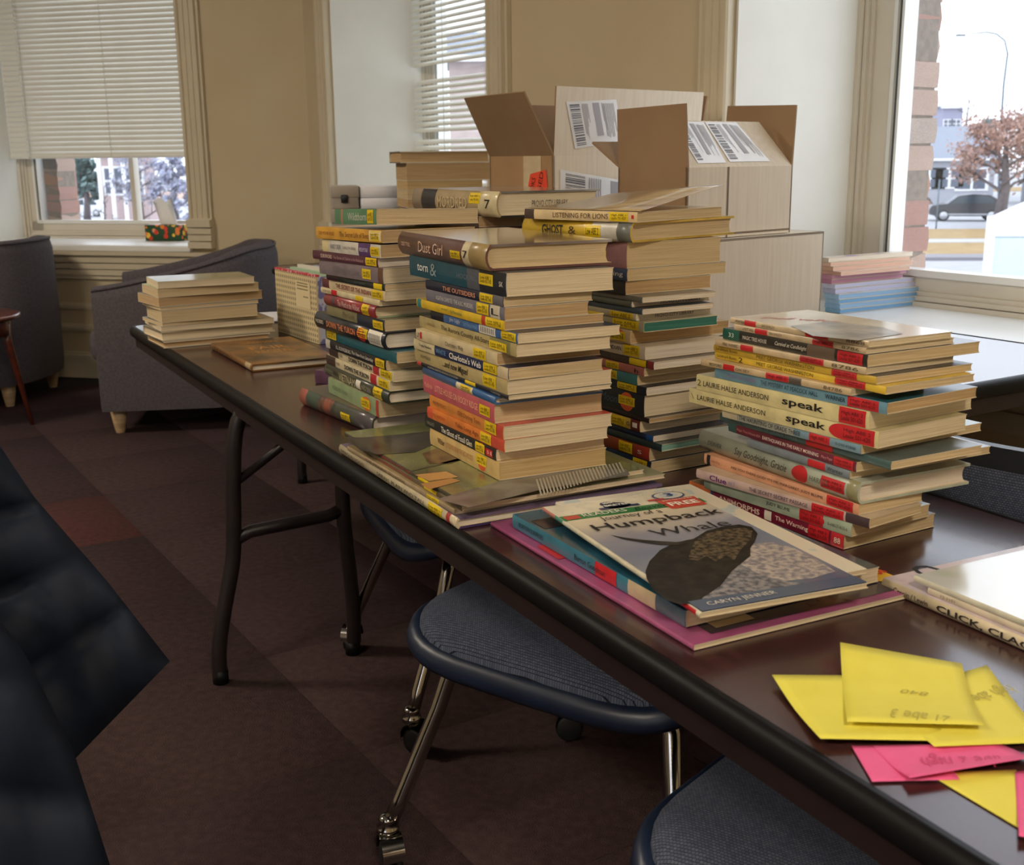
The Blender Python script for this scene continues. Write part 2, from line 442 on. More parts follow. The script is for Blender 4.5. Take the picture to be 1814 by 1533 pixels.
blind('white venetian blind with gaps between slats, above the stacks of white paper', O2, RZ2, W2A + 0.012, W2B - 0.012, 0.39, _zs, math.radians(46), M_slat2, [W2A + .30, W2A + .65, W2A + 1.0], None, 0.029)

# daylight portals in the openings and the ceiling fittings
def portal(org, rz, xa, xb):
    l = bpy.data.lights.new('portal', 'AREA'); l.shape = 'RECTANGLE'; l.size = xb - xa; l.size_y = HEAD - ZS; l.cycles.is_portal = True
    o = bpy.data.objects.new('daylight_portal', l); COL.objects.link(o)
    f = Matrix.Translation(org) @ Matrix.Rotation(rz, 4, 'Z') @ Matrix.Translation(((xa + xb) / 2, TH + 0.2, (HEAD + ZS) / 2)) @ Matrix.Rotation(math.radians(-90), 4, 'X')
    o.matrix_world = f
    return o
for a in ((O1, RZ1, W1A, W1B), (O2, RZ2, W2A, W2B), (O2, RZ2, W3A, W3B), (WF[0], WF[1], 3.9, 6.6)): portal(*a)
M_fit = mat('light fitting enamel', (230, 230, 226), 0.5)
M_tube = mat('lamp diffuser', (255, 239, 216), 0.5, emit=52.0)
for n, (x, y) in enumerate(((-2.3, -0.9), (0.6, -1.3), (-3.1, 2.6))):
    t = thing('ceiling_light', ['flat square ceiling light panel above the armchairs', 'flat square ceiling light panel behind the viewer', 'flat square ceiling light panel near the left wall'][n], 'ceiling light', (x, y, CEIL - 0.05), math.radians(-58), 'ceiling light panels')
    MB().box((-.32, -.32, 0), (.32, .32, .05)).build('housing', M_fit, t)
    MB().box((-.29, -.29, -.006), (.29, .29, -.001)).build('diffuser', M_tube, t)
# ------------------------------------------------------------------ folding tables
ZT = 0.62                                     # top of the book table
ZT2 = 0.70                                    # top of the table by the windows
M_lam = mat('mahogany laminate', (68, 40, 39), 0.25, (48, 28, 29), 9, coat=.3, stretch=(1, 14, 1), bump=0.06, bscale=260, detail=6, mixr=(.3, .75), spec=0.6, bdist=.0006)
M_edge = mat('black edge banding', (12, 12, 13), 0.5, bump=0.05, bscale=60, spec=0.22)
M_apron = mat('brown metal apron', (40, 25, 25), 0.5, (32, 20, 21), 14)
M_leg = mat('dark brown leg enamel', (34, 26, 26), 0.42, (26, 20, 21), 22, bump=0.08, bscale=80)
def rrect(x0, y0, x1, y1, r, n=6):
    pts = []
    for cx, cy, a0 in ((x1 - r, y0 + r, -90), (x1 - r, y1 - r, 0), (x0 + r, y1 - r, 90), (x0 + r, y0 + r, 180)):
        for k in range(n + 1):
            a = math.radians(a0 + 90.0 * k / n); pts.append((cx + r * math.cos(a), cy + r * math.sin(a)))
    return pts
def offset_poly(pts, d):
    c = Vector((sum(p[0] for p in pts) / len(pts), sum(p[1] for p in pts) / len(pts))); out = []
    n = len(pts)
    for i, p in enumerate(pts):
        a = Vector(pts[i - 1]); b = Vector(pts[(i + 1) % n]); t = (b - a).normalized(); nn = Vector((t.y, -t.x))
        out.append((p[0] + nn.x * d, p[1] + nn.y * d))
    return out
def table(label, org, rz, L, Wd, zt, legs):
    t = thing('folding_table', label, 'table', org, rz)
    base = rrect(0, 0, L, Wd, 0.04)
    # top slab
    MB().prism(base, zt - 0.018, zt).build('tabletop', M_lam, t)
    rows = []
    for d, z in ((-.006, zt - .026), (.004, zt - .026), (.008, zt - .023), (.0095, zt - .017), (.009, zt - .008), (.006, zt - .003), (.001, zt + .0006), (-.006, zt + .0008), (-.006, zt - .001)):
        rows.append([(p[0], p[1], z) for p in offset_poly(base, d)])
    MB().grid(rows, closed=True).build('edge_banding', M_edge, t, fix=True)
    inn = rrect(.004, .004, L - .004, Wd - .004, .038)
    rows = [[(p[0], p[1], z) for p in inn] for z in (zt - .022, zt - .054)]
    rows.append([(p[0], p[1], zt - .054) for p in offset_poly(inn, -.012)]); rows.append([(p[0], p[1], zt - .02) for p in offset_poly(inn, -.012)])
    MB().grid(rows, sm=False, closed=True).build('apron', M_apron, t, fix=True)
    for xf, dr in legs:
        fr = empty('leg_frame', (0, 0, 0), 0, t)
        s = zt / 0.62
        fa = [(.055, .60), (.005, .56), (-.008, .44), (-.012, .345), (-.018, .262), (-.04, .18), (-.058, .10), (-.064, .05), (-.062, .0)]
        fb = [(.24, .60), (.235, .53), (.225, .44), (.222, .345), (.225, .262), (.232, .18), (.236, .10), (.234, .05), (.230, .0)]
        for nm, fp in (('front', fa), ('rear', fb)):
            pts = [(xf, q[0], q[1] * s) for q in fp]
            # smooth path
            path = []
            for a, b in zip(pts[:-1], pts[1:]):
                for k in range(4): path.append(tuple(a[i] + (b[i] - a[i]) * k / 4 for i in range(3)))
            path.append(pts[-1])
            for _ in range(3):
                path = [path[0]] + [tuple((path[i - 1][c] + 2 * path[i][c] + path[i + 1][c]) / 4 for c in range(3)) for i in range(1, len(path) - 1)] + [path[-1]]
            lg = MB().tube(path, .0160, 12).build('leg', M_leg, fr)
            MB().tube([(path[-1][0], path[-1][1], 0.03), (path[-1][0], path[-1][1], 0.0)], .0165, 12).build('foot_cap', M_edge, fr)
        MB().tube([(xf, -.012, .305 * s), (xf, .02, .318 * s), (xf, .19, .325 * s), (xf, .224, .335 * s)], .0135, 10).build('crossbar', M_leg, fr)
        MB().tube([(xf, 0.004, .43 * s), (xf + dr * .02, .10, .50 * s), (xf + dr * .05, .24, zt - .04)], [.009, .009, .009], 8).build('brace', M_leg, fr)
        MB().tube([(xf, .05, zt - .03), (xf, .25, zt - .03)], .011, 8).build('pivot_bar', M_leg, fr)
    return t
# book table: its near edge runs through these two points of the top
_a = P(408, 688, ZT); _b = P(1744, 1529, ZT); _far = P(1666, 879, ZT)
TE = (_b - _a).normalized(); TN = Vector((-TE.y, TE.x, 0)); TRZ = math.atan2(TE.y, TE.x)
TW = (_far - _a).dot(TN)
_c = P(222, 577, ZT); T0 = _a + TE * ((_c - _a).dot(TE)); T0.z = 0
TL = (P(1814, 1533, ZT) - T0).dot(TE) + 0.42
_f1 = P(395, 1215, 0) - T0
TLEG = 1.05
TABLE1 = table('long mahogany laminate folding table carrying the tall stacks of books', T0, TRZ, TL, TW, ZT, [(TLEG, 1), (TL - 0.3, -1)])
_q = P(1814, 740, ZT2); _w2 = (O2 - _q); _dist = (_q - O2).dot(-N2)
T2W = _dist - 0.075
_q0 = F2(-1.62, -_dist, 0)
TABLE2 = table('narrow folding table against the window wall, under the cardboard boxes', _q0, RZ2, 2.75, T2W, ZT2, [(0.35, 1), (2.4, -1)])
def T1(x, y, z=ZT): return T0 + TE * x + TN * y + Vector((0, 0, z))

# ------------------------------------------------------------------ caster chairs
def weave_mat(nm='grey woven seat fabric', upright=False):
    m = bpy.data.materials.new(nm); m.use_nodes = True; nt = m.node_tree; b = nt.nodes['Principled BSDF']
    b.inputs['Roughness'].default_value = .85; b.inputs['Specular IOR Level'].default_value = .2
    tc = nt.nodes.new('ShaderNodeTexCoord'); br = nt.nodes.new('ShaderNodeTexBrick')
    br.inputs['Scale'].default_value = 105; br.inputs['Mortar Size'].default_value = .035; br.inputs['Mortar Smooth'].default_value = .6
    br.inputs['Brick Width'].default_value = .42; br.inputs['Row Height'].default_value = .3
    br.inputs['Color1'].default_value = lin((92, 98, 114)); br.inputs['Color2'].default_value = lin((76, 83, 100)); br.inputs['Mortar'].default_value = lin((26, 28, 36))
    bp = nt.nodes.new('ShaderNodeBump'); bp.inputs['Strength'].default_value = .6; bp.inputs['Distance'].default_value = .002
    mp = nt.nodes.new('ShaderNodeMapping'); mp.inputs['Rotation'].default_value = (math.radians(-90) if upright else 0, 0, 0)
    nt.links.new(tc.outputs['Object'], mp.inputs[0]); nt.links.new(mp.outputs[0], br.inputs[0]); nt.links.new(br.outputs['Color'], b.inputs['Base Color'])
    iv = nt.nodes.new('ShaderNodeMath'); iv.operation = 'SUBTRACT'; iv.inputs[0].default_value = 1.0
    nt.links.new(br.outputs['Fac'], iv.inputs[1]); nt.links.new(iv.outputs[0], bp.inputs['Height']); nt.links.new(bp.outputs[0], b.inputs['Normal'])
    return m
M_weave = weave_mat(); M_weaveb = weave_mat('grey woven back fabric', True)
M_shell = mat('navy plastic shell', (25, 37, 59), 0.38, (20, 30, 49), 30, bump=0.12, bscale=500, bdist=.0006)
M_chrome = mat('chrome tube', (186, 182, 178), 0.14, metal=1.0, c2=(150, 146, 142), scale=5)
M_rub = mat('black rubber', (18, 18, 18), 0.6)
M_dkpl = mat('black plastic', (40, 42, 47), 0.45, bump=.1, bscale=300, bdist=.0006)
SEATZ = 0.40
def seat_outline(u):
    """half-extents of the seat along its depth, front (u=0) to back (u=1)"""
    pass
def make_chair(label, loc, rz, BY0=.575):
    """local: front edge faces -y, seat between x = -.22 and .22, back at y = .42"""
    t = thing('caster_chair', label, 'chair', loc, rz, 'caster chairs at the book table')
    hw, d0, d1 = .255, -.034, .43
    def ring(off, z, n=40, crown=0.0):
        pts = []
        for k in range(n):
            a = 2 * math.pi * k / n; c, s = math.cos(a), math.sin(a); e = 0.42
            x = (hw + off) * math.copysign(abs(c) ** e, c); y = (d0 + d1) / 2 + ((d1 - d0) / 2 + off) * math.copysign(abs(s) ** e, s)
            taper = 1.0 - 0.10 * max(0, (y - d0) / (d1 - d0)); x *= taper
            w = z - 0.030 * max(0, 1 - (y - d0) / .10) ** 2 * (1 if crown >= 0 else 1)
            pts.append((x, y, w))
        return pts
    # moulded shell with rolled rim
    rows = [ring(-.06, SEATZ - .038), ring(-.010, SEATZ - .035), ring(.004, SEATZ - .028), ring(.008, SEATZ - .016), ring(.005, SEATZ - .005), ring(-.002, SEATZ), ring(-.010, SEATZ - .003), ring(-.05, SEATZ - .010)]
    sh = MB().grid(rows, closed=True); sh.add(rows[0], [tuple(range(40))]); sh.add(rows[-1], [tuple(range(40))]); sh.build('seat_shell', M_shell, t, fix=True)
    rows = [ring(-.008, SEATZ - .004), ring(-.009, SEATZ + .004), ring(-.016, SEATZ + .011), ring(-.035, SEATZ + .019), ring(-.07, SEATZ + .024), ring(-.12, SEATZ + .026), ring(-.17, SEATZ + .026), ring(-.205, SEATZ + .026)]
    pd = MB().grid(rows, closed=True); pd.add(rows[-1], [tuple(range(40))]); pd.build('seat_pad', M_weave, t, fix=True)
    # back rest with pad
    def brow(z, off, yy, w):
        n = 14; out = []
        for k in range(n + 1):
            x = -w + 2 * w * k / n; out.append((x, yy + off - .05 * (1 - (x / .22) ** 2), z))
        return out
    zz = [(.495, .19), (.51, .205), (.565, .212), (.625, .212), (.667, .205), (.687, .195)]
    fr = [brow(z, 0, BY0 + (z - .5) * .08, w) for z, w in zz]; bk = [brow(z, .018, BY0 + (z - .5) * .08, w) for z, w in zz]
    loop = [f + list(reversed(b)) for f, b in zip(fr, bk)]
    mb = MB().grid(loop, closed=True); n = len(loop[0]); mb.add(loop[0], [tuple(range(n))]); mb.add(loop[-1], [tuple(range(n))])
    mb.build('backrest', M_dkpl, t, fix=True)
    zz = [(.51, .17), (.525, .182), (.585, .188), (.64, .185), (.659, .172)]
    fr = [brow(z, -.006 - (.016 if 0 < i < 4 else 0), BY0 + (z - .5) * .08, w) for i, (z, w) in enumerate(zz)]
    MB().grid(fr).build('back_pad', M_weaveb, t)
    # frame
    for sx in (-1, 1):
        for sy in (0, 1):
            y0 = .07 if sy == 0 else .36; y1 = -.045 if sy == 0 else .44
            x0 = sx * .15; x1 = sx * .245
            pth = [(x0 - sx * .06, y0 + (.01 if sy == 0 else -.01), SEATZ - .052), (x0, y0, SEATZ - .052), (x0 + sx * .022, y0 + (y1 - y0) * .1, SEATZ - .058), (x0 + sx * .036, y0 + (y1 - y0) * .2, SEATZ - .085), (x0 + sx * .05, y0 + (y1 - y0) * .36, SEATZ - .15), (x1 - sx * .012, y0 + (y1 - y0) * .85, .11), (x1, y1, .068)]
            lg = MB().tube(pth, .0125, 12).build('leg', M_chrome, t)
            ca = empty('caster', (x1, y1, 0), sx * .6 + sy * 1.2, t)
            MB().lathe([(.0, .088), (.010, .088), (.015, .082), (.011, .076), (.018, .070), (.018, .062), (.0, .062)], 16).build('collar', M_chrome, ca)
            hood = []
            for k in range(9):
                a = math.radians(-10 + 200 * k / 8); hood.append([(.026 * math.cos(a) + .012, w, .034 + .028 * math.sin(a)) for w in (-.017, -.013, .013, .017)])
            MB().grid(hood).build('hood', M_chrome, ca)
            wm = MB()
            for w0 in (-.014, .003):
                M = Matrix.Translation((.012, w0, .026)) @ Matrix.Rotation(math.radians(-90), 4, 'X')
                wm.lathe([(0, 0), (.020, 0), (.0245, .002), (.026, .0055), (.0245, .009), (.020, .011), (0, .011)], 20, 0, M)
            wm.build('wheel', M_rub, ca)
    for sx in (-1, 1):
        MB().tube([(sx * .11, .36, SEATZ - .05), (sx * .13, .46, SEATZ - .05), (sx * .15, BY0 - .04, SEATZ - .035), (sx * .16, BY0 - .003, SEATZ + .02), (sx * .16, BY0 + .003, .61)], .0105, 10).build('back_upright', M_chrome, t)
    return t
def chair_at(label, fl, rear_deg, back=.575):
    """fl: floor point of the front left caster; the chair's rear points rear_deg right of straight ahead"""
    a = math.radians(rear_deg); rz = -a
    # local front-left caster (-.245, -.045)
    M = Matrix.Rotation(rz, 3, 'Z'); o = Vector((fl.x, fl.y, 0)) - M @ Vector((-.245, -.045, 0))
    return make_chair(label, (o.x, o.y, 0), rz, back)
chair_at('dark caster chair whose seat pokes out under the picture books on the table', P(690, 1535, 0.0), 36)
chair_at('dark caster chair nearest the yellow notes, black mesh back beyond the table', P(1052, 2120, 0.0), 38, .69)
chair_at('dark caster chair half hidden behind the folding table leg', P(628, 1148, 0.0), 70)

# ------------------------------------------------------------------ armchairs
M_uph = mat('grey mauve upholstery', (94, 88, 92), 0.9, (79, 74, 78), 120, bump=0.5, bscale=420, spec=.2)
M_uphd = mat('dark upholstery inside', (70, 63, 67), 0.9, (60, 55, 60), 120, bump=0.5, bscale=420, spec=.2)
M_beech = mat('pale beech foot', (188, 160, 122), 0.5, (168, 140, 104), 10, stretch=(1, 1, 8))
def armchair(label, loc, rz):
    """tub armchair, local front faces -y, width 0.74, depth 0.70"""
    t = thing('tub_armchair', label, 'armchair', loc, rz, 'tub armchairs under the window')
    # plan curve of the wall: from front of left arm, round the back, to front of right arm
    n = 36; plan = []
    for k in range(n + 1):
        u = k / n
        if u < .3: p = (-.37, -.33 + .42 * (u / .3))
        elif u > .7: p = (.37, .09 - .42 * ((u - .7) / .3))
        else:
            a = math.pi * (1 - (u - .3) / .4); p = (.37 * math.copysign(abs(math.cos(a)) ** .8, math.cos(a)), .09 + .27 * math.sin(a) ** .9)
        h = .585 + .14 * min(1, max(0, (p[1] + .33) / .62)) ** 1.3
        plan.append((p[0], p[1], h))
    def norm(i):
        a = Vector(plan[max(i - 1, 0)][:2]); b = Vector(plan[min(i + 1, n)][:2]); d = (b - a).normalized(); return Vector((-d.y, d.x))
    rows = []
    for i, (x, y, h) in enumerate(plan):
        nn = norm(i); th = .095
        row = []
        for off, z in ((0, .10), (.006, .14), (.008, .35), (.004, h - .05), (-.006, h - .012), (-.02, h), (-.06, h + .004), (-th + .012, h), (-th, h - .014), (-th - .004, h - .08), (-th - .01, .36)):
            row.append((x + nn.x * off, y + nn.y * off, z))
        rows.append(row)
    o = MB().grid(rows); o.add(rows[0], [tuple(range(11))]); o.add(rows[-1], [tuple(reversed(range(11)))])
    ob = o.build('body', M_uph, t, fix=True)
    # piping along the top edge
    MB().tube([(r[4][0], r[4][1], r[4][2] + .006) for r in rows], .006, 6).build('piping', M_uph, t)
    MB().bbox((-.275, -.33, .12), (.275, .22, .33), .02).build('seat_base', M_uph, t)
    MB().bbox((-.272, -.385, .27), (.272, .20, .42), .055, seg=4).build('seat_cushion', M_uph, t)
    for sx in (-1, 1):
        for y, in ((-.28,), (.26,)):
            xx = sx * (.30 if y < 0 else .22)
            MB().lathe([(.018, .0), (.024, .03), (.036, .105), (0, .105)], 14, 0, Matrix.Translation((xx, y, 0))).build('foot', M_beech, t)
    return t
_fa = P(214, 766, 0)
_ra = math.radians(-82)                       # rotation about z: the chair's front looks to the left
_M = Matrix.Rotation(_ra, 3, 'Z'); _off = _M @ Vector((.30, -.28, 0))
armchair('grey tub armchair facing left beside the far end of the book table', (_fa.x - _off.x, _fa.y - _off.y, 0), _ra)
_rb = math.radians(-93)
armchair('grey tub armchair at the left edge behind the round side table', (-2.50, 5.27, 0), _rb)

# ------------------------------------------------------------------ round side table
M_cherry = mat('cherry wood', (112, 52, 34), 0.28, (88, 38, 26), 7, stretch=(1, 1, 6), coat=.5)
_st = P(58, 753, 0); _r = .255
_ctr = Vector((_st.x - .262, _st.y - .03, 0))
ST = thing('side_table', 'round cherry wood side table with a tapered leg at the left edge', 'table', _ctr, 0)
zt = .465
MB().lathe([(0, zt - .022), (_r - .02, zt - .022), (_r - .004, zt - .017), (_r, zt - .010), (_r - .003, zt - .003), (_r - .012, zt), (0, zt)], 48).build('tabletop', M_cherry, ST)
MB().lathe([(_r - .045, zt - .022), (_r - .04, zt - .03), (_r - .04, zt - .085), (_r - .055, zt - .085), (_r - .055, zt - .022)], 48).build('apron', M_cherry, ST)
for k in range(4):
    a = math.atan2(.03, .262) + k * math.pi / 2
    r0, r1 = _r - .055, .263
    MB().tube([(r0 * math.cos(a), r0 * math.sin(a), zt - .03), (r0 * 1.02 * math.cos(a), r0 * 1.02 * math.sin(a), zt - .12), (r1 * math.cos(a), r1 * math.sin(a), 0)], [.016, .016, .008], 10).build('leg', M_cherry, ST)

# ------------------------------------------------------------------ puffer coat over a chair back out of frame
M_coat = mat('navy puffer nylon', (26, 34, 49), 0.68, (20, 27, 40), 9, bump=0.3, bscale=40, spec=.22, bdist=.004)
COAT = thing('puffer_coat', 'dark navy quilted puffer coat hanging at the left edge', 'coat', (0, 0, 0))
def quilt(name, outline_l, outline_r, D0, D1, ribs, puff, nu=18, per=8):
    """outline_l/r: pixel polylines from top to hem; rows bulge between the seams"""
    def samp(pl, u):
        L = [0]
        for a, b in zip(pl[:-1], pl[1:]): L.append(L[-1] + math.hypot(b[0] - a[0], b[1] - a[1]))
        s = u * L[-1]
        for i in range(len(pl) - 1):
            if s <= L[i + 1] + 1e-6:
                f = (s - L[i]) / max(L[i + 1] - L[i], 1e-6); return (pl[i][0] + (pl[i + 1][0] - pl[i][0]) * f, pl[i][1] + (pl[i + 1][1] - pl[i][1]) * f)
        return pl[-1]
    rows = []; back = []
    nr = ribs * per; rc = random.Random(3)
    for i in range(nr + 1):
        u = i / nr; bulge = abs(math.sin(math.pi * u * ribs)) ** .6
        a = samp(outline_l, u); b = samp(outline_r, u); row = []; bk = []
        for j in range(nu + 1):
            v = j / nu; x = a[0] + (b[0] - a[0]) * v; y = a[1] + (b[1] - a[1]) * v
            Dc = D0 + (D1 - D0) * v
            edge = math.sin(math.pi * min(1, max(0, v * .5 + .5))) ** .5
            wr = .006 * math.sin(9 * v + 3 * u * ribs) * (1 - bulge) + .005 * math.sin(23 * v + u * 17)
            row.append(PD(x, y, Dc - puff * bulge * edge + wr)); bk.append(PD(x, y, Dc + .03 + puff * .5 * bulge * edge))
        rows.append(row); back.append(bk)
    loop = [r + list(reversed(b)) for r, b in zip(rows, back)]
    mb = MB().grid(loop, closed=True); n = len(loop[0]); mb.add(loop[0], [tuple(range(n))]); mb.add(loop[-1], [tuple(range(n))])
    return mb.build(name, M_coat, COAT, fix=True)
quilt('coat_skirt', [(-420, 600), (-360, 900), (-240, 1180), (60, 1420)], [(-60, 700), (60, 880), (190, 1030), (301, 1172)], 1.22, 1.26, 5, .035)
quilt('coat_front', [(-420, 900), (-420, 1300), (-420, 1800), (-420, 2100)], [(-60, 1030), (40, 1150), (130, 1330), (210, 1580), (290, 2100)], 1.10, 1.13, 5, .04)
# ------------------------------------------------------------------ books
def pages(name, c, c2):
    return mat(name, c, 0.85, c2, 4.0, stretch=(2, 2, 260), bump=0.6, bscale=3.0, detail=4, mixr=(.3, .7), bdist=.0015)
PG = {'tan': pages('page edges tan', (216, 194, 154), (192, 168, 126)), 'cream': pages('page edges cream', (228, 212, 180), (206, 188, 154)),
      'white': pages('page edges white', (232, 222, 206), (212, 198, 178)), 'dark': pages('page edges brown', (202, 172, 128), (174, 142, 100)), 'teal': pages('page edges painted teal', (66, 128, 112), (44, 104, 90)),
      'mint': pages('page edges painted mint', (140, 184, 166), (120, 164, 148)), 'yellow': pages('page edges yellowed', (212, 184, 132), (184, 152, 100))}
M_inner = mat('cover board inside', (214, 200, 172), 0.7)
def cov(c, gloss=0.35):
    c = tuple(int(c[i:i + 2], 16) for i in (0, 2, 4)) if isinstance(c, str) else c
    d = tuple(int(v * .86) for v in c)
    return mat('cover_%02x%02x%02x' % c, c, gloss, d, 38, detail=5, mixr=(.42, .8), bump=0.05, bscale=60, coat=.25)
def spine_x(z, t, b):
    u = 2 * z / t - 1
    return -b * (1 - u * u)
ORD = ['top', 'second', 'third', 'fourth', 'fifth', 'sixth', 'seventh', 'eighth', 'ninth', 'tenth', 'eleventh', 'twelfth', 'thirteenth', 'fourteenth', 'fifteenth', 'sixteenth', 'seventeenth', 'eighteenth', 'nineteenth', 'twentieth', 'twenty-first', 'twenty-second', 'twenty-third', 'twenty-fourth']
YEL, RED = 'e8c81e', 'c8262c'
M_sty = mat('yellow sticker', (236, 204, 30), 0.4, (222, 188, 24), 60); M_str = mat('red sticker', (202, 40, 46), 0.4, (186, 32, 40), 60); M_sto = mat('orange dot sticker', (222, 96, 50), 0.4); M_stw = mat('white label', (232, 226, 210), 0.45)
STM = {'y': M_sty, 'r': M_str, 'o': M_sto, 'w': M_stw, 'c': mat('cream call number tape', (222, 208, 172), 0.4)}
def make_book(label, C, yaw, S, Wd, t, col, hard=False, page='cream', bands=(), txt=(), st=(), top=None, back=None, spine='L', stamp=None, group=None, tilt=0.0):
    """C: the lower corner nearest the viewer. The spine runs from C along +y, the pages along +x."""
    root = thing('book', label, 'book', C, yaw, group)
    if spine == 'B':      # spine on the far side: fore-edge towards the viewer
        inner = Matrix(((0, 1, 0, 0), (-1, 0, 0, Wd), (0, 0, 1, 0), (0, 0, 0, 1)))
    elif spine == 'R':    # spine on the other long side
        inner = Matrix(((-1, 0, 0, Wd), (0, -1, 0, S), (0, 0, 1, 0), (0, 0, 0, 1)))
    else: inner = Matrix.Identity(4)
    if tilt: inner = Matrix.Rotation(tilt, 4, 'Y') @ inner
    bt = .0032 if hard else .0009                       # board thickness
    bt = min(bt, t * .25); b = (min(.22 * t, .007) if hard else .0010)
    nz = 7
    outer = [(Wd, 0)] + [(spine_x(t * k / (nz - 1), t, b), t * k / (nz - 1)) for k in range(nz)] + [(Wd, t)]
    innr = [(Wd, bt)] + [(spine_x(t * k / (nz - 1), t, b) + bt, min(max(t * k / (nz - 1), bt), t - bt)) for k in range(nz)] + [(Wd, t - bt)]
    prof = outer + list(reversed(innr)); n = len(prof)
    cuts = sorted(set([0.0, 1.0] + [f for a in bands for f in a[:2]]))
    mats = [M_inner, cov(col) if top is None else (top if not isinstance(top, (str, tuple)) else cov(top)), cov(col) if back is None else cov(back), cov(col)]
    bidx = []
    for a in bands: mats.append(cov(a[2]) if isinstance(a[2], (str, tuple)) else a[2]); bidx.append((a[0], a[1], len(mats) - 1))
    mb = MB(); ys = [S * (1 - f) for f in cuts]
    vs = [(p[0], y, p[1]) for y in ys for p in prof]; base = 0; mb.v = [tuple(v) for v in vs]
    for i in range(len(ys) - 1):
        fm = (cuts[i] + cuts[i + 1]) / 2; sp = 3
        for a0, a1, k in bidx:
            if a0 <= fm <= a1: sp = k
        for j in range(n):
            k = (j + 1) % n
            if j == 0: mi = 2
            elif 1 <= j <= nz - 1: mi = sp
            elif j == nz: mi = 1
            else: mi = 0
            mb.f.append((i * n + j, i * n + k, (i + 1) * n + k, (i + 1) * n + j)); mb.mi.append(mi); mb.sm.append(1 <= j <= nz - 1 and hard)
    e = (len(ys) - 1) * n
    for i in range(n // 2 - 1):      # end strips of the board section
        a, b2, c2, d2 = i, i + 1, n - 2 - i, n - 1 - i
        m_ = 3 if 1 <= i <= nz - 1 else (2 if i == 0 else 1)
        if not hard: m_ = 0 if not (1 <= i <= nz - 1) else m_
        mb.f.append((a, d2, c2, b2)); mb.mi.append(m_); mb.sm.append(False)
        mb.f.append((e + a, e + b2, e + c2, e + d2)); mb.mi.append(m_); mb.sm.append(False)
    co = mb.build('cover', mats, root, fix=True); co.matrix_local = inner
    ins = .0038 if hard else .0006
    pb = MB()
    rows = []
    for k in range(7):               # page block with a slightly hollow fore-edge
        z = bt + (t - 2 * bt) * k / 6; u = 2 * k / 6 - 1
        xe = Wd - ins - (.004 * (1 - u * u) if hard else .0008 * (1 - u * u)); xs = spine_x(z, t, b) + bt + .0002
        rows.append([(xs, ins, z), (xe, ins, z), (xe, S - ins, z), (xs, S - ins, z)])
    pb.grid(rows, sm=False, closed=True); pb.add(rows[0], [(3, 2, 1, 0)]); pb.add(rows[-1], [(0, 1, 2, 3)])
    po = pb.build('page_block', PG[page], root, fix=True); po.matrix_local = inner
    def S2L(p): return inner @ Vector(p)
    rot = inner.to_3x3()
    ax, az, nx = rot @ Vector((0, -1, 0)), rot @ Vector((0, 0, 1)), rot @ Vector((-1, 0, 0))
    for s in st:
        f0, f1, kind = s[:3]; z0, z1 = s[3] if len(s) > 3 else (.1, .92); txts = s[4] if len(s) > 4 else None
        rows = []
        for k in range(5):
            z = t * (z0 + (z1 - z0) * k / 4); x = spine_x(z, t, b)
            rows.append([(x - .0005, S * (1 - f0), z), (x - .0005, S * (1 - f1), z)])
        if kind == 'o' or kind == 'R':
            yc, zc = S * (1 - (f0 + f1) / 2), t * (z0 + z1) / 2; rr_ = S * (f1 - f0) / 2; nn = 20; rz_ = t * (z1 - z0) / 2
            so = MB().grid([[(spine_x(zc + q_ * rz_ * math.sin(2 * math.pi * k / nn), t, b) - .00045, yc - q_ * rr_ * math.cos(2 * math.pi * k / nn), zc + q_ * rz_ * math.sin(2 * math.pi * k / nn)) for k in range(nn)] for q_ in (.001, .25, .5, .75, 1)], closed=True, sm=False).build('sticker', STM['o'] if kind == 'o' else STM['r'], root)
        else:
            so = MB().grid(rows, sm=False).build('sticker', STM[kind], root)
        so.matrix_local = inner
        if txts:
            zz = [.66, .34] if len(txts) == 2 else [.5]
            for q, sx in enumerate(txts):
                zc = t * (z0 + (z1 - z0) * zz[q]); yc = S * (1 - (f0 + f1) / 2)
                lettering(sx, (60, 40, 10) if kind == 'y' else (70, 14, 18) if kind == 'r' else (40, 36, 30), so, (spine_x(zc, t, b) - .0004, yc, zc), (0, -1, 0), (0, 0, 1), S * (f1 - f0) * .8, t * (z1 - z0) * (.3 if len(txts) == 2 else .6), name='sticker_lettering')
    for q in txt:
        s, f0, f1, hh, c = q[:5]; op = q[5] if len(q) > 5 else {}
        zc = t * op.get('z', .5); lettering(s, c, root, S2L((spine_x(zc, t, b) - .0003, S * (1 - (f0 + f1) / 2), zc)), ax, az, S * (f1 - f0), t * hh, bold=op.get('b', 0), shear=op.get('s', 0), name='spine_lettering', lift=.0003)
    if stamp:
        lettering(stamp[0], (70, 66, 70), root, (Wd * stamp[1], 0 if not hard else ins, t * .5), (1, 0, 0), (0, 0, 1), Wd * stamp[2], t * stamp[3], name='page_stamp', lift=.0004)
    root['t'] = t
    return root
def solve(f, lo, hi):
    a = f(lo)
    for _ in range(50):
        m = (lo + hi) / 2; v = f(m)
        if (v > 0) == (a > 0): lo, a = m, v
        else: hi = m
    return (lo + hi) / 2
def book_px(label, C, yaw, lx, rx, t, **kw):
    """spine ends at pixel column lx, page edge at column rx"""
    y = Vector((-math.sin(yaw), math.cos(yaw), 0)); x = Vector((math.cos(yaw), math.sin(yaw), 0))
    S = solve(lambda s: proj(C + y * s)[0] - lx, .01, .7); Wd = solve(lambda s: proj(C + x * s)[0] - rx, .01, .7)
    return make_book(label, C, yaw, S, Wd, t, **kw)
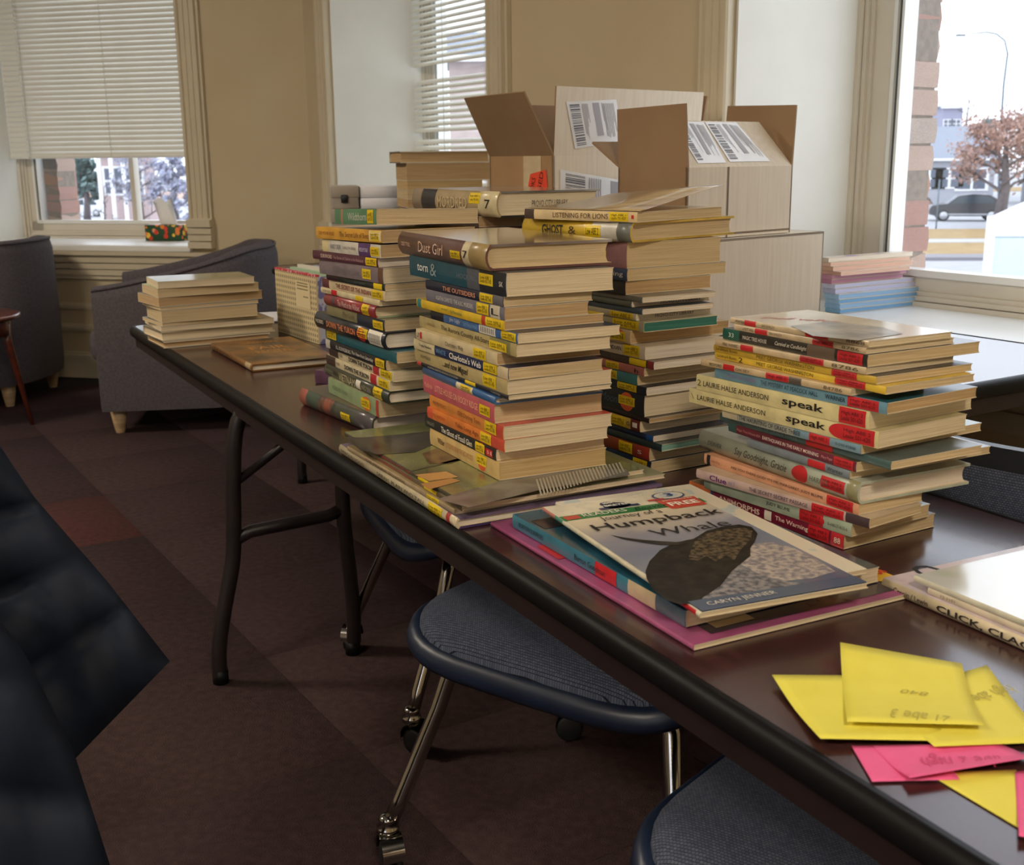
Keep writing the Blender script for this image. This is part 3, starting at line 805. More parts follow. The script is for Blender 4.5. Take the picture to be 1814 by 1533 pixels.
def stack(items, base, ytop, zbase, place, group, slide=0.85):
    """items from the bottom up; base: pixel of the lowest near corner; ytop: pixel row of the top at that corner"""
    B = P(base[0], base[1], zbase); D = B.y; ztop = PD(base[0], ytop, D).z; k = (ztop - zbase) / sum(i['t'] + i.get('gap', 0) for i in items); z = zbase; n = len(items); out = []
    for i, it in enumerate(items):
        it = dict(it); t = it.pop('t') * k; c = it.pop('c'); l = it.pop('l'); r = it.pop('r'); yaw = math.radians(it.pop('yaw')); desc = it.pop('d'); dD = it.pop('dD', 0)
        gap = it.pop('gap', 0) * k; lean = it.pop('lean', None)
        # the near corners slide along one common spine plane
        dirv = Vector((-math.sin(math.radians(31)), math.cos(math.radians(31)), 0)); B0_ = Vector((B.x, B.y, z))
        sl = solve(lambda s: proj(B0_ + dirv * s)[0] - c, -.25, .25) * slide
        C = B0_ + dirv * sl; Dc = C.y + dD; z += gap; C = Vector((0, Dc, z))
        C.x = PD(c, proj((B.x, Dc, z))[1], Dc).x
        pos = ORD[n - 1 - i]
        lab = '%s, %s %s' % (desc, ('topmost in' if n - 1 - i == 0 else 'lowest in' if i == 0 else pos + ' from top in'), place)
        out.append(book_px(lab, C, yaw, l, r, t - .0004, group=group, **it)); z += t
        if lean: out[-1].rotation_euler = (lean[0], lean[1], yaw)
    return out
LOW = ('Low ABE 2', 'Lexile 421-700'); HI = ('High ABE 2', 'Lexile 501-620'); MID = ('High ABE 1', 'Lexile 701-820')
def Y(f0, f1, tx=LOW, z=(.08, .94)): return (f0, f1, 'y', z, tx)
def Rd(f0, f1, tx=HI, z=(.04, .97)): return (f0, f1, 'r', z, tx)
K = (24, 22, 22); WHT = (236, 228, 206); CRM = (232, 214, 172)

# ---- the stack beside the whale booklet (bottom up)
M_art1 = mat('pale picture cover', (226, 212, 186), 0.22, (196, 178, 152), 7, coat=.6, detail=5, mixr=(.45, .62))
S4 = [
 dict(d='maroon paperback with orange spine end', c=1494, l=1221, r=1655, t=25, yaw=31, col='7c2038', page='tan', bands=[(0, .16, 'd8783a'), (.16, .18, '2c4a7c'), (.93, 1, 'c43038')], txt=[('ANIMORPHS', .22, .50, .42, (232, 208, 190), dict(b=.02)), ('The Warning', .60, .80, .42, (240, 214, 196), dict(b=.012)), ('88', .95, .985, .4, WHT)], st=[Rd(.80, .92), (.53, .575, 'w', (.15, .85))], top=mat('speckled jungle cover', (70, 52, 36), .35, (160, 130, 80), 30, detail=6, mixr=(.45, .6))),
 dict(d='sage green paperback with red sticker', c=1508, l=1248, r=1646, t=23, yaw=33, col='a9b8a0', page='tan', txt=[('JUDY BLUME', .46, .62, .34, K), ('0-440-71413-6', .86, .98, .26, (90, 100, 88))], st=[(.70, .84, 'R', (.05, .95)), Rd(.68, .83)], top='b6bea6', bands=[(0, .05, '8a9a86')]),
 dict(d='dusty pink thin paperback', c=1540, l=1234, r=1632, t=17, yaw=36, col='c9aea4', page='tan', txt=[('Clue', .09, .20, .62, (96, 30, 110), dict(b=.02)), ('#1', .21, .25, .5, (150, 140, 170)), ('THE SECRET SECRET PASSAGE', .34, .68, .42, (70, 50, 70))], st=[Rd(.70, .87)], bands=[(.88, 1, '4a3c40')], top='c8b49a'),
 dict(d='peach paperback with red sticker', c=1521, l=1248, r=1634, t=19, yaw=30, col='dea27e', page='tan', txt=[("ARE YOU THERE GOD? IT'S ME, MARGARET. JUDY BLUME", .20, .80, .36, (70, 40, 40)), ('yearling', .055, .12, .35, (170, 110, 90))], st=[Rd(.82, .97)], bands=[(.02, .045, '1a1a1e')]),
 dict(d='grey-green jacketed hardcover with red dot', c=1524, l=1243, r=1716, t=37, yaw=27, col='b4bcaa', hard=True, page='white', txt=[('DEAVER', .07, .17, .24, (80, 86, 76), dict(s=.3)), ('Say Goodnight, Gracie', .26, .60, .5, (66, 66, 58), dict(s=.35)), ('HARPER', .735, .84, .24, (110, 114, 100), dict(s=.2))], st=[(.63, .725, 'R', (.08, .9)), Rd(.80, .93, z=(.25, .8))], bands=[(.94, 1, '8e8a64')], top='bcc2b0'),
 dict(d='slate grey thin paperback', c=1505, l=1325, r=1754, t=14, yaw=28, col='7e8a92', page='tan', txt=[('Warner', .80, .95, .5, (50, 54, 60))], st=[Rd(.62, .78, None)], top='8a8a86'),
 dict(d='crimson thin paperback with white title', c=1516, l=1291, r=1723, t=17, yaw=27, col='6e2036', page='tan', txt=[('Magic Tree House #24', .08, .28, .36, (220, 150, 150)), ('EARTHQUAKE IN THE EARLY MORNING', .30, .74, .44, (244, 224, 214), dict(b=.01)), ('Mary Pope', .76, .84, .36, (230, 160, 160), dict(s=.2))], st=[Rd(.85, .985)], top=mat('sepia street cover', (66, 54, 40), .3, (150, 118, 76), 16, detail=6, mixr=(.4, .62)), bands=[(0, .07, '355a58')]),
 dict(d='dark teal thin paperback', c=1578, l=1276, r=1739, t=14, yaw=29, col='46605f', page='tan', st=[Rd(.55, .70, None)], top='5c6866', txt=[('THE HAUNTING OF GRADE THREE', .1, .5, .4, (120, 140, 140))]),
 dict(d='blue-grey paperback with cream spine end', c=1525, l=1280, r=1738, t=15, yaw=31, col='7898a6', page='tan', bands=[(0, .12, 'cfc4a4'), (.12, .55, 'a8aca0')], txt=[('THE HAUNTING OF GRADE THREE', .14, .60, .52, (40, 40, 44)), ('0-590-43868', .84, .97, .34, (60, 80, 92))], st=[Rd(.66, .80, ('High ABE 2',))], top='9ab0a4'),
 dict(d='cream paperback with large black lowercase title', c=1555, l=1221, r=1711, t=28, yaw=33, col='dccf98', page='cream', txt=[('LAURIE HALSE ANDERSON', .055, .45, .34, K, dict(b=.0)), ('speak', .56, .76, .60, (26, 22, 20), dict(b=.02)), ('1', .015, .035, .4, (90, 84, 60), dict(s=-.8))], st=[(.775, .90, 'R', (.04, .97)), Rd(.83, .985)], top='c9ba8a'),
 dict(d='cream paperback with black lowercase title', c=1539, l=1234, r=1721, t=29, yaw=33, col='dccf98', page='cream', txt=[('LAURIE HALSE ANDERSON', .05, .46, .34, K), ('speak', .54, .77, .60, (26, 22, 20), dict(b=.02)), ('2', .01, .035, .4, (90, 84, 60))], st=[Rd(.85, .985)], top='d8cfa8'),
 dict(d='steel blue paperback with red sticker', c=1571, l=1267, r=1730, t=19, yaw=33, col='6b96a8', page='dark', txt=[('THE MYSTERY AT PEACOCK HALL', .30, .64, .42, (26, 44, 60)), ('WARNER', .68, .79, .40, (24, 40, 56), dict(b=.01)), ('THE BOXCAR CHILDREN', .08, .27, .34, (140, 110, 150))], st=[Rd(.80, .96)], top=mat('teal picture cover', (40, 92, 104), .3, (22, 40, 48), 9, mixr=(.45, .6))),
 dict(d='thin beige paperback with red marks', c=1508, l=1242, r=1640, t=12, yaw=33, col='cdb48c', page='cream', txt=[('BEDFORD', .07, .16, .45, K), ('OH SEY', .26, .36, .42, (90, 80, 70)), ('84786', .84, .95, .5, (90, 76, 60))], st=[(.17, .25, 'r', (.05, .95)), Rd(.47, .62, ('High ABE 2',))], bands=[(.62, .70, '5a5048')]),
 dict(d='bright yellow thin paperback with pen number', c=1569, l=1267, r=1726, t=13, yaw=30, col='e6c23e', page='tan', txt=[('MEET GEORGE WASHINGTON', .28, .62, .5, (70, 52, 14)), ('Landmark Books', .02, .15, .42, (96, 74, 20)), ('2', .165, .19, .7, K)], st=[Rd(.74, .90, HI)], top='d6b43a'),
 dict(d='mustard yellow thin paperback', c=1552, l=1265, r=1722, t=13, yaw=30, col='d2ae3c', page='tan', txt=[('MEET GEORGE WASHINGTON', .30, .66, .5, (90, 70, 24)), ('Landmark Books', .02, .17, .42, (110, 86, 30))], st=[Rd(.76, .90, HI)], top=(38, 32, 34)),
 dict(d='thin tan paperback with red patch', c=1534, l=1268, r=1690, t=12, yaw=31, col='d0b892', page='cream', txt=[('FINAL WARNING', .06, .17, .5, K), ('8786', .80, .96, .5, (90, 78, 62))], st=[(.19, .28, 'r', (.05, .95)), Rd(.60, .75, HI)]),
 dict(d='black paperback with green spine end', c=1536, l=1281, r=1735, t=20, yaw=29, col='26241f', page='tan', bands=[(0, .13, '1f5c4e'), (.62, .80, '6c5a4a')], txt=[('MAGIC TREE HOUSE', .16, .34, .34, (226, 218, 200)), ('Carnival at Candlelight', .40, .62, .44, (232, 226, 208), dict(s=.3)), ('33', .05, .09, .4, (220, 232, 220))], st=[Rd(.82, .975)]),
 dict(d='beige thin paperback with red end mark', c=1534, l=1301, r=1690, t=11, yaw=29, col='cdb692', page='cream', txt=[('LOST VAL', .08, .17, .45, K), ('BROMLEY', .30, .40, .42, (120, 104, 84)), ('8786', .84, .96, .5, (90, 78, 62))], st=[(.18, .28, 'r', (.05, .95)), Rd(.63, .78, ('High ABE 2',))]),
 dict(d='cream thin paperback with pale picture cover', c=1539, l=1294, r=1686, t=11, yaw=29, col='cdb894', page='cream', txt=[('PORTRA', .05, .12, .45, K), ('BROMLEY', .26, .36, .42, (120, 104, 84)), ('8868', .86, .98, .5, (90, 78, 62))], st=[(.12, .21, 'r', (.05, .95)), Rd(.58, .74, ('High ABE 2',))], top=M_art1),
]
B4 = stack(S4, (1494, 974), 601, ZT + .0008, 'stack beside the whale booklet', 'books in the stack beside the whale booklet')
# ---- picture books lying flat under the front tall stack
M_paint = mat('painted prairie cover', (132, 136, 88), 0.22, (92, 90, 66), 11, coat=.6, detail=6, mixr=(.4, .65))
M_paintd = mat('dark painted cover', (70, 66, 58), 0.22, (150, 140, 96), 6, coat=.6, detail=6, mixr=(.45, .62))
def flat(label, C, L, R_, zb, t, **kw):
    """lying book given by the pixels of its near, left and right corners on level zb"""
    c = P(C[0], C[1], zb); l = P(L[0], L[1], zb); r = P(R_[0], R_[1], zb)
    d = (l - c); yaw = math.atan2(-d.x, d.y); x = Vector((math.cos(yaw), math.sin(yaw), 0))
    w = kw.pop('w', None) or abs((r - c).dot(x))
    return make_book(label, c, yaw, d.length, w, t, **kw)
FG = 'picture books under the front tall stack'
_z = ZT + .0008
flat('cream-spined picture book with purple boards, lowest under front tall stack', (812, 938), (604, 803), (1130, 858), _z, .0145, hard=True, col='d8c8a4', page='white', back='4a3a66', top='7a6a86', txt=[('PATRICIA MacLACHLAN', .03, .26, .34, (90, 80, 64)), ('SARAH, PLAIN AND TALL', .38, .78, .42, (80, 76, 60))], st=[Y(.80, .90)], group=FG, bands=[(.93, .955, 'b83a3a')])
_z += .0148
flat('thin sepia picture book above the cream-spined one', (806, 912), (616, 798), (1120, 846), _z, .007, col='b09a78', page='cream', st=[Y(.78, .88)], txt=[('THE PRAIRIE SCHOOL', .2, .6, .5, (90, 70, 50))], group=FG, top='a8946c')
_z += .0074
flat('green painted picture book second from top under front tall stack', (818, 906), (618, 784), (1150, 836), _z, .006, col='6a5a44', page='cream', st=[Y(.72, .82, None)], group=FG, txt=[('THE GREEN BOOK OF THE FARM', .3, .62, .5, (190, 60, 60))], top='8a8660')
_z += .0064
PICT = flat('glossy painted picture book directly under the front tall stack', (812, 892), (611, 772), (1118, 830), _z, .006, col='4e4a3c', page='cream', st=[Y(.70, .80, None)], txt=[('THE GREEN BOOK OF THE FARM', .34, .64, .5, (190, 60, 60))], top=M_paint, group=FG)
_z += .0063
ZPIC = _z
# ---- tall stack standing on the picture books
YS = 26
S2 = [
 dict(d='tan yellowed thick paperback', c=885, l=763, r=1074, t=32, yaw=27, col='d9b878', page='yellow', txt=[('Wilder', .13, .24, .34, (80, 56, 30), dict(b=.01)), ('LITTLE HOUSE IN THE BIG WOODS', .26, .66, .30, (176, 112, 70))], st=[(.73, .82, 'o', (.05, .55)), Y(.70, .84, z=(.36, .92))]),
 dict(d='black paperback with white title', c=879, l=754, r=1071, t=20, yaw=27, col='262624', page='cream', txt=[('WALLACE', .04, .15, .34, (150, 146, 130)), ('The Ghost of Fossil Glen', .26, .70, .55, (236, 228, 208), dict(b=.01)), ('S E', .90, .96, .3, WHT)], st=[(.77, .87, 'o', (.2, 1.0)), Y(.74, .86), (.88, .965, 'r', (.15, .8))]),
 dict(d='bright orange paperback', c=894, l=758, r=1077, t=21, yaw=28, col='e0803a', page='cream', bands=[(0, .08, 'd8583a'), (.84, 1, 'd2503c')], txt=[('STILL FURTHER', .08, .26, .3, (190, 80, 40)), ('Tales Long Ago', .40, .70, .5, (120, 64, 26))], st=[Y(.72, .85)]),
 dict(d='orange and red paperback', c=892, l=762, r=1084, t=23, yaw=27, col='d88a40', page='cream', bands=[(.78, 1, 'c84a3e')], txt=[('PHILIPPA PEARCE', .06, .26, .3, (150, 80, 40)), ('Old Daring Tom', .42, .72, .5, (150, 84, 40))], st=[Y(.78, .92)], top='c8483e'),
 dict(d='coral pink thick paperback', c=876, l=751, r=1067, t=33, yaw=26, col='c8606a', page='tan', txt=[('MacBride', .03, .15, .28, (240, 180, 150)), ('LITTLE HOUSE ON ROCKY RIDGE', .19, .80, .36, (246, 190, 150))], st=[Y(.82, .955, z=(.2, .75))], top='e0d0b0'),
 dict(d='thin blue hardcover', c=879, l=751, r=1068, t=14, yaw=26, col='3c6496', hard=True, page='white', st=[(.50, .72, 'c', (.05, .95)), Y(.56, .70)], top='33598a'),
 dict(d='very thin black paperback', c=901, l=740, r=1083, t=8, yaw=27, col='1e1e22', page='cream', bands=[(0, .05, 'c84a48')], txt=[('AGATHA CHRISTIE, WOMAN OF MYSTERY', .14, .50, .55, (190, 184, 170)), ('OXFORD', .84, .93, .4, (160, 156, 150))], st=[Y(.57, .68, None)]),
 dict(d='khaki paperback with script title', c=899, l=736, r=1084, t=25, yaw=27, col='c0ac78', page='cream', txt=[('KRUMGOLD', .08, .20, .24, (96, 84, 56)), ('...and now Miguel', .34, .62, .62, (30, 28, 26), dict(s=.2, b=.01))], st=[Y(.77, .90)], top='b8452c'),
 dict(d='navy and cream paperback with white title', c=901, l=734, r=1068, t=20, yaw=28, col='26345a', page='tan', bands=[(0, .25, 'e0d0a4'), (.90, 1, 'dcc8a0')], txt=[('Trophy Newbery', .07, .22, .34, (50, 44, 40), dict(b=.01)), ('WHITE', .27, .38, .42, (110, 150, 190), dict(b=.01)), ("Charlotte's Web", .42, .75, .56, (240, 232, 214), dict(b=.012))], st=[Y(.77, .90)]),
 dict(d='cream paperback with small script title', c=881, l=738, r=1064, t=21, yaw=28, col='dac79c', page='dark', txt=[("Charlotte's Web", .40, .62, .4, (84, 76, 70)), ('2', .02, .05, .4, (60, 56, 50), dict(s=.4))], st=[(.06, .085, 'r', (.2, .8)), Y(.74, .885)]),
 dict(d='olive-tan paperback with old-style title', c=915, l=744, r=1082, t=22, yaw=27, col='b6a470', page='cream', bands=[(.76, .95, '8a8450')], txt=[('WILES', .10, .19, .22, (150, 110, 70)), ('The Aurora County All-Stars', .26, .76, .52, (60, 46, 36))], st=[Y(.76, .92, z=(.1, .75))], top='1c2838'),
 dict(d='mid-blue paperback with barcode label', c=917, l=764, r=1099, t=17, yaw=27, col='456da4', page='cream', bands=[(0, .17, '20222c')], txt=[('Jim Ugly', .25, .38, .5, (214, 212, 210)), ('Sid Fleischman', .42, .58, .46, (130, 170, 210))], st=[(.60, .78, 'w', (.05, .95), ('||||||||',)), Y(.84, .99)], top='27303f'),
 dict(d='golden yellow paperback', c=894, l=739, r=1070, t=16, yaw=27, col='e4be30', page='dark', bands=[(.01, .06, '3a8a8a'), (.77, .81, 'c03a2a')], txt=[('JIM FIRST', .32, .40, .34, (70, 110, 60)), ('Sid Fleischman', .43, .56, .36, (70, 110, 60))], st=[Y(.82, .99)]),
 dict(d='grey-mauve worn paperback', c=894, l=756, r=1043, t=22, yaw=27, col='77747f', page='dark', bands=[(.84, .95, 'ded2b6')], txt=[('AGATHA CHRISTIE / THE A.B.C. MURDERS', .15, .64, .36, (216, 210, 200)), ('L', .86, .94, .5, K)], st=[Y(.68, .825)], top='5a5a62'),
 dict(d='dark navy paperback with orange-lettered title', c=892, l=755, r=1050, t=17, yaw=27, col='262a3c', page='tan', bands=[(.72, 1, '6c6a70')], txt=[('THE OUTSIDERS', .25, .68, .48, (206, 142, 112), dict(b=.02))], st=[Y(.73, .885)]),
 dict(d='teal thick paperback', c=897, l=727, r=1087, t=38, yaw=26, col='1e5464', page='cream', bands=[(.64, .76, '5a5e66'), (.76, 1, '23262c')], txt=[('torn', .10, .225, .34, (232, 230, 222), dict(b=.006)), ('HOCKING', .54, .74, .22, (120, 128, 136)), ('&', .25, .32, .6, (150, 160, 160)), ('SK', .945, .98, .22, (220, 214, 200))], st=[Y(.76, .89, z=(.32, .82))], top='2c3c44'),
 dict(d='brown jacketed hardcover with thin gold title', c=869, l=713, r=1084, t=43, yaw=25, col='6d4a45', hard=True, page='tan', bands=[(.76, .83, 'd8c9a4'), (.83, 1, 'a08858')], txt=[('ZETTEL', .05, .17, .16, (206, 170, 150)), ('Dust Girl', .27, .56, .46, (222, 188, 168), dict(s=.08)), ('7', .775, .82, .3, K)], st=[Y(.64, .745, z=(.26, .58))], top=mat('plastic-wrapped painted-glare jacket', (96, 78, 78), .12, (180, 176, 172), 5, coat=1.0, mixr=(.4, .7))),  # white glare on the plastic wrap painted as pale patches on the jacket
]
B2 = stack(S2, (885, 852), 434, ZPIC + .0006, 'tall stack on picture books', 'books in the tall stack on the picture books')
# ---- tall stack on the marbled hardcover
S1 = [
 dict(d='dark marbled thick hardcover with orange swirls', c=666, l=537, r=812, t=33, yaw=33, col='4e5248', hard=True, page='white', bands=[(0, .10, 'b8685a'), (.10, .28, '4a5a4e'), (.28, .52, mat('marbled spine', (150, 84, 66), .35, (60, 66, 58), 26, stretch=(1, 3, 1), mixr=(.4, .6), coat=.4)), (.80, 1, '565052')], st=[Y(.60, .72, z=(.22, .62))], top=mat('marbled jacket', (74, 72, 66), .3, (140, 90, 74), 9, coat=.5, mixr=(.5, .7))),
 dict(d='pale green thick paperback with yellow sticker', c=672, l=583, r=826, t=29, yaw=28, col='98ac80', page='tan', bands=[(.95, 1, 'b84a40')], txt=[('FOREVER', .10, .28, .26, (110, 128, 96)), ('MORE', .32, .42, .2, (110, 128, 96))], st=[(.70, .86, 'o', (.05, .9)), Y(.68, .84, z=(.2, .75))], top=mat('ridged cover', (196, 190, 150), .4, (150, 150, 110), 90, mixr=(.45, .6))),
 dict(d='dark olive hardcover with cream lettering', c=692, l=579, r=838, t=22, yaw=28, col='3c3f34', hard=True, page='white', txt=[('MYERS', .02, .17, .4, (130, 132, 110)), ('VIETNAM', .26, .52, .62, (196, 186, 146)), ('HARD MAN', .62, .76, .4, (170, 160, 130))], st=[(.53, .60, 'w', (.15, .85)), Y(.79, .91)]),
 dict(d='cream paperback with black slab title', c=692, l=579, r=830, t=17, yaw=28, col='ded0ac', page='cream', bands=[(0, .16, '4c3830'), (.72, .81, 'c03038')], txt=[('DOWN THE YUKON', .32, .70, .5, (36, 30, 28), dict(b=.02)), ('HOBBS', .17, .24, .3, (110, 90, 80))], st=[Y(.84, .985)]),
 dict(d='cream paperback with black slab title', c=698, l=584, r=826, t=16, yaw=28, col='ded0ac', page='cream', bands=[(0, .16, '43332e'), (.71, .80, 'c03038')], txt=[('DOWN THE YUKON', .34, .70, .5, (36, 30, 28), dict(b=.02)), ('HOBBS', .17, .24, .3, (110, 90, 80))], st=[Y(.82, .98)]),
 dict(d='black paperback with white lettering', c=684, l=578, r=834, t=16, yaw=29, col='24262a', page='tan', bands=[(0, .08, 'd8d0c0'), (.08, .12, '24262a')], txt=[('E.L. KONIGSBURG', .20, .45, .4, (226, 220, 206)), ('The View from Saturday', .47, .82, .5, (226, 220, 206), dict(s=.2))], st=[(.84, .96, 'R', (.3, 1.0)), Y(.85, .985)]),
 dict(d='teal paperback stickered at its left end', c=703, l=578, r=830, t=18, yaw=29, col='24636e', page='tan', txt=[('SOPHIE TURNER NEVER SLEPT', .3, .7, .34, (70, 130, 140))], st=[Y(.02, .17)]),
 dict(d='black hardcover with orange title and barcode', c=687, l=563, r=838, t=29, yaw=30, col='22252e', hard=True, page='white', txt=[('HOBBS', .03, .15, .24, (206, 196, 176)), ('DOWN THE YUKON', .20, .62, .38, (214, 130, 84), dict(b=.02))], st=[(.64, .76, 'R', (.05, .9)), Y(.65, .78, z=(.3, .85)), (.79, .965, 'w', (.08, .92), ('||||||||||',))]),
 dict(d='olive and navy paperback', c=682, l=580, r=834, t=18, yaw=30, col='8d8560', page='tan', bands=[(.55, 1, '2a3140')], txt=[('The Quilt', .30, .52, .5, (110, 100, 70))], st=[Y(.82, .98, z=(.05, .8))]),
 dict(d='red cloth hardcover', c=667, l=578, r=834, t=21, yaw=30, col='93363a', hard=True, page='cream', txt=[('The Wind in the Willows', .30, .74, .5, (222, 190, 180))], st=[Y(.77, .90)], bands=[(.17, .23, '5c5458')], top='5a585e', back='a8b090'),
 dict(d='thin cream paperback with red mark', c=673, l=569, r=834, t=10, yaw=31, col='e2d2a8', page='cream', txt=[('AGENT ACTS', .05, .19, .4, (120, 104, 80))], st=[(.20, .30, 'r', (.05, .95)), Y(.62, .74, None)]),
 dict(d='cream paperback with red-lettered title', c=683, l=572, r=836, t=16, yaw=31, col='e0caa2', page='cream', bands=[(0, .12, '6e3440')], txt=[('THE SECRET OF THE INDIAN', .24, .80, .5, (130, 40, 40), dict(b=.01))], st=[Y(.81, .97)]),
 dict(d='thin dark green paperback', c=682, l=579, r=832, t=11, yaw=32, col='28302e', page='tan', bands=[(0, .22, '4a2a38')], txt=[('NEVER BEFORE', .32, .7, .34, (90, 100, 96))], st=[Y(.83, .965, None)]),
 dict(d='mauve-grey paperback', c=679, l=567, r=838, t=25, yaw=35, col='84757a', page='cream', bands=[(.93, 1, '6a4a38')], txt=[('Children of a Cause', .24, .66, .42, (128, 116, 122))], st=[Y(.70, .83, z=(.15, .8))]),
 dict(d='plum paperback with pale lettering', c=670, l=555, r=832, t=15, yaw=36, col='5a2f3e', page='white', txt=[('SURVIVORS', .14, .32, .44, (220, 190, 170), dict(b=.01)), ('True Stories of Children in the Holocaust', .34, .80, .36, (190, 150, 150))], st=[Y(.83, .985)]),
 dict(d='cream and purple paperback', c=675, l=572, r=838, t=21, yaw=36, col='d6cfc0', page='dark', bands=[(0, .12, 'dcca98'), (.64, .84, '5e3c6e')], txt=[('NANCY DREW', .16, .34, .4, (110, 110, 120)), ('CAROLYN KEENE', .38, .60, .22, (110, 104, 96)), ('MEDIUM TONE', .66, .80, .3, (220, 210, 220))], st=[Y(.84, .985, z=(.12, .8))]),
 dict(d='amber yellow paperback with bee', c=677, l=561, r=842, t=20, yaw=37, gap=3, lean=(-.012, .010), col='d8a03c', page='dark', txt=[('SUE MONK KIDD', .05, .30, .28, (150, 84, 40)), ('The Secret Life of Bees', .38, .82, .42, (120, 70, 36))], st=[(.825, .995, 'c', (.1, .95)), Y(.84, .97, z=(.12, .9))]),
 dict(d='green paperback with rose band', c=667, l=594, r=848, t=25, yaw=36, gap=8, lean=(-.032, .028), col='5d8a66', page='tan', bands=[(.16, .20, 'b87860')], txt=[('Wildthorn', .34, .78, .5, (206, 206, 190))], st=[Y(.80, .94)]),
]
B1 = stack(S1, (666, 772), 368.5, ZT + .0008, 'tall stack beside gingham box', 'books in the tall stack on the marbled hardcover')
_pc = P(668, 700, ZT); 
make_book('small purple book lying behind the tall stack beside gingham box', P(655, 690, ZT + .0008), math.radians(58), .14, .045, .026, col='6a4660', group=None, txt=[('A', .9, .97, .4, (220, 200, 214))])
# ---- tall stack in front of the boxes
S3 = [
 dict(d='navy paperback', c=1153, l=1040, r=1292, t=23, yaw=31, col='22344a', page='tan', st=[Y(.74, .95)]),
 dict(d='rust orange paperback', c=1150, l=1035, r=1290, t=23, yaw=31, col='98492a', page='tan', st=[Y(.56, .76)], txt=[('S', .84, .9, .3, WHT)], bands=[(.80, 1, 'a83a2e')]),
 dict(d='dark paperback with mint page edges', c=1172, l=1050, r=1296, t=13, yaw=32, col='2c3a3a', page='mint'),
 dict(d='thin blue-black paperback with white pages', c=1157, l=1045, r=1290, t=11, yaw=31, col='1d2c46', page='white', bands=[(.9, 1, '24508c')]),
 dict(d='yellow-labelled paperback with maroon spine end', c=1134, l=1035, r=1286, t=20, yaw=31, col='dcbc5c', page='cream', bands=[(.84, 1, '6c2026')], st=[Y(.50, .76), (.88, .96, 'w', (.3, .75))], txt=[('G', .78, .83, .4, K)], top='3a2024'),
 dict(d='dark brown paperback', c=1150, l=1040, r=1288, t=9, yaw=31, col='2c2020', page='dark'),
 dict(d='black thick paperback with orange dot', c=1141, l=1035, r=1290, t=38, yaw=31, col='1e232c', page='cream', st=[(.62, .84, 'o', (.05, .95)), Y(.60, .86, z=(.34, .76))], txt=[('Moon', .3, .58, .4, (90, 110, 130), dict(s=.3))]),
 dict(d='black thin paperback with yellow sticker', c=1145, l=1035, r=1288, t=15, yaw=31, col='1c2230', page='white', st=[Y(.56, .86)]),
 dict(d='teal-spined paperback', c=1129, l=1035, r=1284, t=18, yaw=31, col='3f8288', page='tan', st=[Y(.42, .64)]),
 dict(d='rose-spined paperback', c=1141, l=1036, r=1290, t=15, yaw=31, col='b26a60', page='tan', st=[Y(.38, .60)], txt=[('h', .86, .92, .5, K)]),
 dict(d='dark brown worn paperback', c=1158, l=1040, r=1292, t=14, yaw=31, col='45362c', page='white', bands=[(.92, 1, '8a3030')], txt=[('REEDO', .4, .62, .6, (110, 90, 70))], st=[Y(.66, .9, None)]),
 dict(d='off-white paperback with black lettering', c=1143, l=1034, r=1289, t=23, yaw=31, col='d8c8b0', page='white', txt=[('OF THE INDIAN', .2, .64, .34, (56, 44, 40), dict(b=.01))], st=[Y(.67, .92)]),
 dict(d='cream worn paperback', c=1117, l=1020, r=1291, t=24, yaw=32, col='cbb48c', page='dark', st=[(.62, .9, 'o', (.3, 1)), Y(.60, .92, z=(.12, .8))]),
 dict(d='paperback with teal painted page edges', c=1141, l=1035, r=1271, t=18, yaw=31, col='b8b092', page='teal', st=[Y(.5, .92)]),
 dict(d='thin white-paged paperback with library stamp', c=1127, l=1030, r=1260, t=12, yaw=31, col='cfc4a6', page='white', st=[Y(.55, .95, ('Low ABE 2',))], stamp=('PROVO CITY LIBRARY', .50, .52, .5)),
 dict(d='thin white-paged paperback with blue spine', c=1138, l=1030, r=1264, t=10, yaw=31, col='4a5a6a', page='white'),
 dict(d='thin white-paged paperback with library stamp', c=1119, l=1025, r=1257, t=10, yaw=31, col='6a7064', page='white', stamp=('PROVO CITY LIBRARY', .62, .52, .6)),
 dict(d='thin white-paged paperback with grey spine', c=1138, l=1030, r=1268, t=10, yaw=31, col='7c7a70', page='white'),
 dict(d='black-spined paperback with brown pages', c=1108, l=1010, r=1259, t=24, yaw=31, col='2a2a30', page='dark', txt=[('DS', .4, .6, .4, (190, 186, 180))]),
 dict(d='navy paperback with light lettering', c=1111, l=1010, r=1286, t=21, yaw=33, col='36435f', page='tan', txt=[('Starling', .52, .94, .5, (214, 214, 214))]),
 dict(d='very thick mauve-spined hardcover', c=1110, l=1005, r=1276, t=45, yaw=33, col='855f60', page='tan', st=[Y(.46, .68, None, (.3, .62))]),
 dict(d='yellow jacketed hardcover with grey spine', c=1121, l=930, r=1300, t=34, yaw=43, col='d9b53c', hard=True, page='tan', bands=[(.66, .88, 'cfcabb'), (.88, 1, '6c6e66')], txt=[('GHOST', .20, .40, .5, (40, 34, 26), dict(b=.02)), ('&', .45, .52, .4, (70, 50, 30))], st=[Y(.60, .74, ('Low ABE 2',), (.2, .8))], back='c8a838'),
 dict(d='cream paperback with lifted curling cover', c=1129, l=930, r=1279, t=18, yaw=47, col='dfc594', page='tan', txt=[('LISTENING FOR LIONS', .27, .76, .5, (96, 68, 44), dict(b=.006))], st=[Y(.77, .925, MID), (.955, .975, 'r', (.35, .7))], bands=[(.0, .09, '4a3a34')]),
]
B3 = stack(S3, (1153, 841), 377, ZT + .0008, 'tall stack before the boxes', 'books in the tall stack before the boxes')
